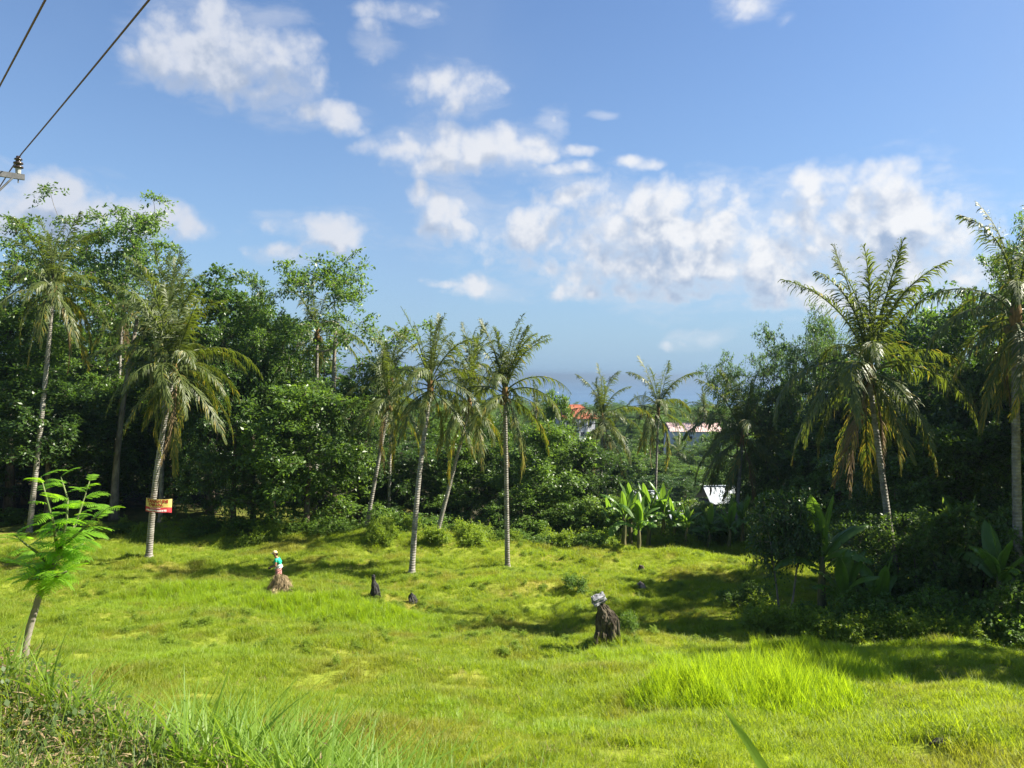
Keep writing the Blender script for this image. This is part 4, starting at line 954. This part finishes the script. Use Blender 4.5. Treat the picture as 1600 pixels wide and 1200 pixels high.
def lettering(txt, u0, u1, v0, v1, m, parent):
    cu = bpy.data.curves.new('lettering', 'FONT'); cu.body = txt; cu.size = 1; cu.offset = .045; cu.resolution_u = 3
    ob = bpy.data.objects.new('lettering_tmp', cu); COL.objects.link(ob); bpy.context.view_layer.update()
    me = bpy.data.meshes.new_from_object(ob.evaluated_get(bpy.context.evaluated_depsgraph_get()))
    bpy.data.objects.remove(ob); bpy.data.curves.remove(cu)
    import bmesh
    bm = bmesh.new(); bm.from_mesh(me)
    bmesh.ops.triangulate(bm, faces=bm.faces[:]); bmesh.ops.subdivide_edges(bm, edges=[e for e in bm.edges if e.calc_length() > .3], cuts=2)
    xs = [v.co.x for v in bm.verts]; ys = [v.co.y for v in bm.verts]; x0, x1, y0, y1 = min(xs), max(xs), min(ys), max(ys)
    for v in bm.verts:
        v.co = bsurf(u0 + (u1 - u0) * (v.co.x - x0) / (x1 - x0), v0 + (v1 - v0) * (v.co.y - y0) / (y1 - y0)) - Vector((0, .018, 0))
    bm.to_mesh(me); bm.free(); me.materials.clear(); me.materials.append(m); return link('lettering', me, parent)
lettering('TANAH INI', .08, .90, .71, .97, M_letter_r, sy); lettering('DIJUAL', .18, .76, .42, .67, M_letter_r, sy)
# the rows below are too worn to read: short white strokes
RR = random.Random(8); mb = MB()
for (u0, u1, v0, v1, n) in ((.22, .66, .29, .34, 16), (.05, .88, .06, .22, 15)):
    for i in range(n):
        a = u0 + (u1 - u0) * i / n; b = a + (u1 - u0) / n * RR.uniform(.55, .85); c0 = v0 + (v1 - v0) * RR.uniform(0, .3); c1 = v1 - (v1 - v0) * RR.uniform(0, .25)
        mb.addv([bsurf(a, c0) - Vector((0, .016, 0)), bsurf(b, c0) - Vector((0, .016, 0)), bsurf(b, c1) - Vector((0, .016, 0)), bsurf(a, c1) - Vector((0, .016, 0))], [(0, 1, 2, 3)])
prop(link('worn_lettering', mb.mesh('worn_lettering', M_letter_w), sr), kind='stuff')
mb = MB(); mb.tube([(-BW * .98, .22, .78), (-.05, .30, .82), (BW * .9, .25, .77)], .006, 5); link('tie_cord', mb.mesh('tie_cord', M_tool), ban)

# ------------------------------------------------------------------ lumps, stumps, rocks
from mathutils import noise as mnoise
import bmesh
def roughen(me, amp, scale, cuts=1, stretch=.35, seed=0):
    bm = bmesh.new(); bm.from_mesh(me); bmesh.ops.subdivide_edges(bm, edges=bm.edges[:], cuts=cuts, use_grid_fill=True); bm.normal_update()
    for v in bm.verts:
        q = Vector((v.co.x * scale + seed, v.co.y * scale, v.co.z * scale * stretch))
        v.co += v.normal * (amp * (mnoise.noise(q) + .6 * mnoise.noise(q * 2.7) + .4 * mnoise.noise(q * 6.1)))
    bm.to_mesh(me); bm.free(); return me
def lump(name, loc, r, h, m, label, cat, seed, rough=.25, seg=14, rings=8, top=0.0, rz=0.0, lean=(0, 0)):
    R = np.random.RandomState(seed); V = []; mb = MB(); ph = R.uniform(0, 6.28, 6)
    for j in range(rings + 1):
        u = j / rings
        for i in range(seg):
            a = 2 * PI * i / seg
            rr = (math.cos(u * PI / 2) ** .7 * (1 - top) + top * (1 - u * .3)) * (1 + rough * (.5 * math.sin(2 * a + ph[0] + 2 * u) + .35 * math.sin(3 * a + ph[1] - 3 * u) + .3 * math.sin(7 * a + ph[2])) + R.uniform(-.5, .5) * rough * .5)
            V.append((r[0] * rr * math.cos(a) + lean[0] * u, r[1] * rr * math.sin(a) + lean[1] * u, -.12 * h + h * 1.12 * u * (1 + rough * .25 * math.sin(a + ph[3]))))
    Q = [(j * seg + i, j * seg + (i + 1) % seg, (j + 1) * seg + (i + 1) % seg, (j + 1) * seg + i) for j in range(rings) for i in range(seg)] + [tuple(rings * seg + i for i in range(seg))]
    mb.addv(V, Q); o = link(name, roughen(mb.mesh(name, m), .12 * min(r[0], h), 2.2 / max(r[0], .1), 1, .6, seed), None, loc, (0, 0, rz)); return prop(o, label, cat)
lump('rock', GH(1000, 919), (.30, .24), .32, M_rock, 'grey brown rock on the sunny slope past the rotten stump', 'rock', 1)
lump('soil_clod', GH(1048, 910), (.20, .16), .20, M_char, 'small black lump on the sunny slope near the rock', 'clod', 2)
lump('rock', GH(1402, 1126), (.16, .11), .10, M_rock, 'pale stone lying in the near grass at lower right', 'rock', 3)
lump('rock', GH(1472, 1163), (.20, .07), .09, M_char, 'dark flat stone in the grass near the lower right corner', 'rock', 4)
lump('tree_stump', GH(1002, 893), (.20, .20), .34, M_stump, 'short brown stump below the banana clump', 'tree stump', 5, .2, top=.85)
lump('tree_stump', GH(646, 942), (.20, .16), .42, M_char, 'low charred stump near the foot of the tall straight palm', 'tree stump', 6, .35, lean=(-.12, 0))
# charred stump like a seated shape: narrow knob on a leaning forked body
b = GH(585, 934); cst = empty('tree_stump', b); cst.scale = (.82, .82, .88); prop(cst, 'upright charred black stump with knob top beside the straw mound', 'tree stump')
mb = MB(); mb.tube([(.05, 0, -.2), (.04, 0, .25), (.0, 0, .55), (-.05, 0, .80), (-.06, 0, .9), (-.07, 0, 1.0), (-.07, 0, 1.1), (-.06, 0, 1.16)], [.26, .24, .18, .12, .085, .11, .10, .04], 11); link('body', roughen(mb.mesh('body', M_char), .03, 8, 2, .5), cst)
mb = MB(); mb.tube([(.28, .02, -.2), (.24, 0, .25), (.12, 0, .62), (.02, 0, .82)], [.10, .10, .10, .05], 8); link('root', roughen(mb.mesh('root', M_char), .03, 8, 2, .5), cst)
mb = MB(); mb.tube([(-.20, .02, -.2), (-.17, 0, .2), (-.12, 0, .50)], [.09, .09, .05], 8); link('root', roughen(mb.mesh('root', M_char), .03, 8, 2, .5), cst)

# tall rotten stump with a hollow and a grey splintered slab on its leaning neck
b = GH(948, 1008); st = empty('tree_stump', b); st.scale = (.84, .84, .86); prop(st, 'tall rotten hollow stump with pale grey broken slab on top', 'tree stump')
sec = [(-.25, 0, .56, .44), (0, 0, .52, .42), (.25, .01, .46, .38), (.55, .0, .43, .34), (.85, -.0, .41, .31), (1.05, -.03, .37, .27), (1.22, -.09, .30, .22), (1.36, -.16, .22, .17), (1.48, -.22, .14, .13), (1.58, -.27, .11, .10)]
seg = 22; V = []; Rn = np.random.RandomState(4); ph = Rn.uniform(0, 6.28, 4)
for (z, cx, rx, ry) in sec:
    for i in range(seg):
        a = 2 * PI * i / seg; k = 1 + .10 * math.sin(3 * a + ph[0] + z) + .08 * math.sin(7 * a + ph[1] - 2 * z) + Rn.uniform(-.05, .05)
        hollow = math.exp(-((math.atan2(math.sin(a + PI * .46), math.cos(a + PI * .46))) / .55) ** 2) * max(0, 1 - abs(z - .42) / .65)
        k *= 1 - .72 * hollow
        V.append((cx + rx * k * math.cos(a), ry * k * math.sin(a), z + .03 * math.sin(5 * a)))
n = len(sec); Q = [(j * seg + i, j * seg + (i + 1) % seg, (j + 1) * seg + (i + 1) % seg, (j + 1) * seg + i) for j in range(n - 1) for i in range(seg)] + [tuple((n - 1) * seg + i for i in range(seg))]
mb = MB(); mb.addv(V, Q); link('trunk', roughen(mb.mesh('trunk', M_stump), .055, 7, 2, .4), st)
mb = MB(); MM = Matrix.Rotation(math.radians(-14), 3, 'Y') @ Matrix.Rotation(math.radians(18), 3, 'X') @ Matrix.Rotation(.3, 3, 'Z')
for k, (dx, dy, dz, hx, hy, hz) in enumerate(((0, 0, .17, .24, .16, .10), (-.02, -.03, .06, .22, .15, .045), (.05, .02, .28, .17, .10, .03), (-.17, -.05, .13, .07, .12, .12))):
    mb.box(Vector((-.33 + dx, dy, 1.55 + dz)), (hx, hy, hz), (MM @ Matrix.Rotation(.12 * k, 3, 'X')).to_4x4())
o = link('broken_slab', mb.mesh('broken_slab', M_greywood), st); o['label'] = 'pale grey weathered slab'
roughen(o.data, .045, 6, 4, 1.0)
for k, (x0, r0_) in enumerate(((.36, .10), (-.34, .08), (.15, .09))):
    mb = MB(); mb.tube([(x0, -.28, 1.05 if k == 0 else .6), (x0 * 1.12, -.32, .5), (x0 * 1.35, -.38, .05), (x0 * 1.6, -.45, -.15)], [.03, r0_ * .7, r0_, r0_ * .6], 7); link('root', roughen(mb.mesh('root', M_stump), .03, 8, 2, .5), st)
RR = np.random.RandomState(6)
x = b.x + RR.normal(0, .42, 60); y = b.y - .45 + RR.normal(0, .18, 60)
scatter('stump_grass', np.stack([x, y, G(x, y)], 1), RR.uniform(.3, .6, 60), np.zeros(60, int), [blades(95, 9, 1.0, .016, .06, .4, M_grass)], 'rough grass and dry stalks around the rotten stump', 'grass')

# straw mound
b = GH(436, 926); mo = empty('straw_mound', b); prop(mo, 'brown mound of dry straw in front of the person', 'straw mound')
lm = lump('heap', (0, 0, 0), (.46, .42), .88, M_straw, None, None, 12, .22, 18, 10); lm.parent = mo
l2 = lump('heap', (.26, .05, 0), (.30, .32), .78, M_straw, None, None, 13, .2, 14, 8); l2.parent = mo
l3 = lump('heap', (-.12, -.42, 0), (.30, .22), .34, M_straw, None, None, 14, .25, 12, 6); l3.parent = mo
RR = np.random.RandomState(15); n_ = 1500; a = RR.uniform(0, 6.28, n_); u = RR.rand(n_) ** .8
p = np.stack([.48 * np.cos(u * PI / 2) ** .7 * np.cos(a) + .08 * RR.normal(size=n_), .44 * np.cos(u * PI / 2) ** .7 * np.sin(a) + .06 * RR.normal(size=n_), .88 * u], 1); p[::3, 0] = p[::3, 0] * .6 + .26; p[::3, 2] *= .88
d = np.stack([np.cos(a) * .5, np.sin(a) * .5, -1.2 + 0 * a], 1) + RR.normal(size=(n_, 3)) * .35; nn = np.stack([np.cos(a), np.sin(a), .4 + 0 * a], 1)
V, Q = leaf_quads(p, d, nn, RR.uniform(.14, .36, n_), .05, RR); prop(link('straw', mesh_quads('straw', V, Q, M_straw), mo), kind='stuff')
# stick leaning over the mound
s0 = P(430, 896, b.y + .55); s1 = P(445, 887, b.y + .6); mb = MB(); dv = s1 - s0
mb.tube([(0, 0, 0), dv * .5, dv * 1.0, dv * 1.15], [.016, .015, .013, .008], 6); stk = link('wooden_stick', mb.mesh('wooden_stick', M_bark), None, s0); prop(stk, 'thin dark stick leaning on the straw mound behind the person', 'stick')

# ------------------------------------------------------------------ person (faces left, bent a little forward, forearms out)
def skinned(name, verts, edges, radii, m, parent, sub=2, root=0):
    me = bpy.data.meshes.new(name); me.from_pydata(verts, edges, [])
    o = bpy.data.objects.new(name, me); COL.objects.link(o)
    md = o.modifiers.new('skin', 'SKIN'); md.use_smooth_shade = True
    sv = me.skin_vertices[0].data
    for i, r in enumerate(radii):
        sv[i].radius = r if hasattr(r, '__len__') else (r, r); sv[i].use_root = (i == root)
    s_ = o.modifiers.new('sub', 'SUBSURF'); s_.levels = sub; s_.render_levels = sub
    bpy.context.view_layer.update()
    fin = bpy.data.meshes.new_from_object(o.evaluated_get(bpy.context.evaluated_depsgraph_get()))
    bpy.data.objects.remove(o); fin.name = name; fin.materials.clear(); fin.materials.append(m)
    return link(name, fin, parent)
pb = GP(435, b.y + 1.0); per = empty('person', pb); prop(per, 'person in teal and white shirt with tan cap standing behind the straw mound', 'person')
per.rotation_euler = (0, 0, math.radians(178))       # body faces local +x, so the person looks to the left
JV = [(0, 0, .90), (.02, 0, 1.08), (.06, 0, 1.27), (.09, 0, 1.37), (.13, 0, 1.45), (.16, 0, 1.53), (.175, 0, 1.60),      # 0-6 spine, neck, head
      (0, .09, .86), (.05, .11, .48), (-.01, .12, .09), (.13, .13, .04), (0, -.09, .86), (-.06, -.11, .48), (-.12, -.12, .09), (.02, -.13, .04),   # 7-14 legs
      (.07, .18, 1.33), (.06, .24, 1.06), (.28, .20, .99), (.07, -.18, 1.33), (.05, -.24, 1.06), (.27, -.18, .97),   # 15-20 arms
      (.35, .19, .985), (.34, -.17, .965), (.20, 0, 1.645)]
JE = [(0, 1), (1, 2), (2, 3), (3, 4), (4, 5), (5, 6), (6, 23), (0, 7), (7, 8), (8, 9), (9, 10), (0, 11), (11, 12), (12, 13), (13, 14), (2, 15), (15, 16), (16, 17), (2, 18), (18, 19), (19, 20), (17, 21), (20, 22)]
JR = [(.13, .15), (.12, .14), (.13, .16), (.09, .12), .055, .085, .095, .085, .058, .042, .04, .085, .058, .042, .04, .062, .046, .033, .062, .046, .033, .036, .036, .075]
# five fingers per hand, each a short bent chain rooted inside the palm
for hi, sgn in ((21, 1), (22, -1)):
    hx, hy, hz = JV[hi]
    for k, (oy, ln) in enumerate(((-.03, .065), (-.01, .078), (.01, .074), (.03, .058))):
        i0 = len(JV); JV += [(hx + .03, hy + oy, hz), (hx + .03 + ln * .6, hy + oy, hz - .015), (hx + .03 + ln * .75, hy + oy, hz - .05)]; JR += [.010, .009, .008]
        JE += [(hi, i0), (i0, i0 + 1), (i0 + 1, i0 + 2)]
    i0 = len(JV); JV += [(hx, hy - sgn * .045, hz + .005), (hx + .04, hy - sgn * .055, hz - .01)]; JR += [.011, .009]; JE += [(hi, i0), (i0, i0 + 1)]
body = skinned('body', JV, JE, JR, M_skin, per, 2)
mb = MB(); mb.box((.275, 0, 1.585), (.022, .013, .022)); link('nose', mb.mesh('nose', M_skin), body)
for sgn in (-1, 1):
    mb = MB(); mb.tube([(.245, sgn * .035, 1.612), (.262, sgn * .035, 1.612)], [.012, .006], 8); link('eye', mb.mesh('eye', M_hair), body)
    mb = MB(); mb.tube([(.165, sgn * .088, 1.57), (.160, sgn * .10, 1.595), (.165, sgn * .09, 1.62)], [.012, .018, .012], 6); link('ear', mb.mesh('ear', M_skin), body)
mb = MB(); mb.box((.255, 0, 1.545), (.012, .025, .005)); link('mouth', mb.mesh('mouth', M_hair), body)
skinned('shirt', [JV[1], (.035, 0, 1.17), JV[2], (.085, 0, 1.36), JV[15], (.065, .215, 1.19), JV[18], (.055, -.215, 1.19), (.01, 0, 1.03), (.005, 0, .985)], [(0, 1), (1, 2), (2, 3), (2, 4), (4, 5), (2, 6), (6, 7), (0, 8), (8, 9)],
        [(.145, .165), (.145, .165), (.15, .18), (.085, .13), .08, .072, .08, .072, (.145, .168), (.145, .165)], MSH, per, 2)
skinned('shorts', [(.005, 0, 1.0), (0, 0, .86), (.01, .095, .78), (.035, .11, .56), (-.01, -.095, .78), (-.04, -.11, .56)], [(0, 1), (1, 2), (2, 3), (1, 4), (4, 5)], [(.14, .155), (.14, .16), .105, .095, .105, .095], M_shorts, per, 2)
mb = MB(); prof = [(1.625, .108), (1.66, .112), (1.70, .098), (1.73, .065), (1.745, .02)]
mb.tube([(.175, 0, z) for z, _ in prof], [r for _, r in prof], 14); mb.addv([(.175 + .10 * math.cos(a), .105 * math.sin(a), 1.63) for a in np.linspace(-1.3, 1.3, 9)] + [(.19 + .19 * math.cos(a), .11 * math.sin(a), 1.615) for a in np.linspace(-1.3, 1.3, 9)], [(i, i + 1, i + 10, i + 9) for i in range(8)])
link('cap', mb.mesh('cap', M_cap_cloth, True), per)
mb = MB(); mb.tube([(.08, 0, 1.53), (.075, 0, 1.58), (.085, 0, 1.625)], [.035, .06, .055], 8); link('hair', mb.mesh('hair', M_hair, True), per)
# dark bundle held in both hands
tl = MB(); tl.tube([(0, -.24, 0), (.01, -.1, -.01), (.012, .1, -.01), (0, .24, 0)], [.03, .055, .055, .03], 9)
tw = Matrix.Translation(pb) @ Matrix.Rotation(math.radians(178), 4, 'Z')
to = link('dark_bundle', tl.mesh('dark_bundle', M_tool, True), None, tw @ Vector((.385, 0, .935)), (0, 0, math.radians(178))); prop(to, 'small dark bundle held out in the hands of the person', 'bundle')

# ------------------------------------------------------------------ sapling on the bank
def compound_leaf(seed, L=.42, pairs=8):
    R = random.Random(seed); mb = MB(); n = pairs + 2; p = []
    for i in range(n):
        u = i / (n - 1); p.append(Vector((L * u, 0, .10 * L * math.sin(PI * u * .7) - .24 * L * u * u)))
    mb.tube(p, [.004 * (1 - .7 * i / n) for i in range(n)], 3)
    for i in range(1, n):
        t = (p[i] - p[i - 1]).normalized(); ln = L * .42 * math.sin(PI * (.25 + .62 * i / n)) * R.uniform(.85, 1.1)
        for sgn in (-1, 1):
            d = (Vector((0, sgn, 0)) * .80 + t * .55 + Vector((0, 0, R.uniform(-.1, .1)))).normalized(); k = 5; q = p[i]
            side = d.cross(Vector((0, 0, 1))).normalized(); V = []
            for j in range(k + 1):
                u = j / k; c = q + d * ln * u + Vector((0, 0, -.22 * ln * u * u)); w = ln * .085 * math.sin(PI * (.12 + .80 * u)) ** .6
                V += [c - side * w + Vector((0, 0, -.25 * w)), c, c + side * w + Vector((0, 0, -.25 * w))]
            for j in range(k):
                mb.addv(V[3 * j:3 * j + 6], [(0, 1, 4, 3), (1, 2, 5, 4)])
    return mb.mesh('leaf', M_leaf_sapling)
CL = [compound_leaf(300 + i, .40 + .05 * i, 9 + i) for i in range(3)]
DS = 8.8; sb = GP(36, DS)
sap = empty('sapling', sb); prop(sap, 'bright green feathery sapling with bent slim trunk on the near bank', 'sapling')
def SP(px, py, dd=0.0): return P(px, py, DS + dd) - sb
tr = [Vector((-.02, 0, -.15)), SP(40, 1005), SP(48, 975), SP(60, 935), SP(72, 905), SP(85, 880), SP(95, 850)]
mb = MB(); mb.tube(tr, [.050, .044, .040, .037, .034, .030, .024], 10); link('trunk', mb.mesh('trunk', M_bark_pale, True), sap)
stems = [([SP(95, 850), SP(104, 815), SP(106, 780, .1), SP(95, 745, .1)], 1), ([SP(90, 862), SP(84, 820, -.15), SP(76, 790, -.2), SP(64, 745, -.25)], 1), ([SP(95, 850), SP(118, 820, .2), SP(128, 790, .25), SP(140, 752, .3)], 1),
         ([SP(93, 856), SP(120, 835, -.2), SP(145, 812, -.3), SP(165, 795, -.35)], 1), ([SP(80, 885), SP(60, 865, -.2), SP(40, 850, -.3), SP(22, 835, -.4)], 1), ([SP(85, 880), SP(105, 862, .25), SP(130, 850, .4)], 1), ([SP(78, 895), SP(58, 890, .2), SP(30, 880, .3)], 1), ([SP(76, 900), SP(66, 905, -.25), SP(44, 905, -.35)], 1), ([SP(75, 898), SP(90, 900, -.3), SP(104, 893, -.4)], 1)]
RS = random.Random(12)
for pts, _ in stems:
    mb = MB(); mb.tube(pts, [.020, .015, .011, .006][:len(pts)], 6); link('branch', mb.mesh('branch', M_stem, True), sap)
    n = 12 if len(pts) == 4 else 9; a = RS.uniform(0, 6.28)
    for k in range(n):
        u = .12 + .88 * k / (n - 1); f = u * (len(pts) - 1); i = min(int(f), len(pts) - 2); q = pts[i].lerp(pts[i + 1], f - i)
        a += 2.4 + RS.uniform(-.4, .4)
        link('leaf', CL[RS.randrange(3)], sap, q, (RS.uniform(-.35, .35), -.55 * u + RS.uniform(-.15, .25), a), RS.uniform(.50, .80) * (1.05 - .3 * u))
for k in range(22):
    f = RS.uniform(3.6, 6); i = min(int(f), 5); q = tr[i].lerp(tr[i + 1], f - i)
    link('leaf', CL[RS.randrange(3)], sap, q + Vector((RS.uniform(-.08, .08), RS.uniform(-.08, .08), 0)), (RS.uniform(-.5, .5), RS.uniform(.0, .6), RS.uniform(0, 6.28)), RS.uniform(.4, .7))

# single long blade rising close to the camera at lower right
gp0 = P(1205, 1215, 2.6); mb = MB(); pts = [P(1215, 1235, 2.5), P(1190, 1195, 2.6), P(1162, 1150, 2.72), P(1140, 1118, 2.85), P(1126, 1100, 2.95)]
base = Vector((pts[0].x + .16, pts[0].y - .12, g1(pts[0].x + .16, pts[0].y - .12) - .02)); pts = [base, base.lerp(pts[0], .6) + Vector((.02, 0, .03))] + pts; V = []
ws_ = [.007, .012, .016, .016, .013, .008, .001]
for i, p in enumerate(pts):
    d_ = (pts[min(i + 1, 6)] - pts[max(i - 1, 0)]).normalized(); s_ = d_.cross(Vector((0, 1, 0))).normalized()
    V += [p - s_ * ws_[i] - base, p - base + Vector((0, ws_[i] * .5, 0)), p + s_ * ws_[i] - base]
mb.addv(V, [(3 * i, 3 * i + 1, 3 * i + 4, 3 * i + 3) for i in range(6)] + [(3 * i + 1, 3 * i + 2, 3 * i + 5, 3 * i + 4) for i in range(6)])
prop(link('grass_blade', mb.mesh('grass_blade', M_grass_broad, True), None, base), 'single long green blade slanting up from the lower border', 'grass blade')

# ------------------------------------------------------------------ haze over the valley and the sea
m, t = mat('haze_air'); v = t.add('ShaderNodeVolumePrincipled'); v.inputs['Color'].default_value = rgba(HAZE_COL); v.inputs['Density'].default_value = HAZE; v.inputs['Anisotropy'].default_value = .55
o_ = t.add('ShaderNodeOutputMaterial'); t.l.new(v.outputs[0], o_.inputs['Volume'])
mb = MB(); mb.box((0, 0, 0), (75000, 75000, 58)); hz = link('haze', mb.mesh('haze', m), None, (0, 0, -39)); prop(hz, 'thin bluish haze over the valley and the sea', 'haze', kind='stuff')
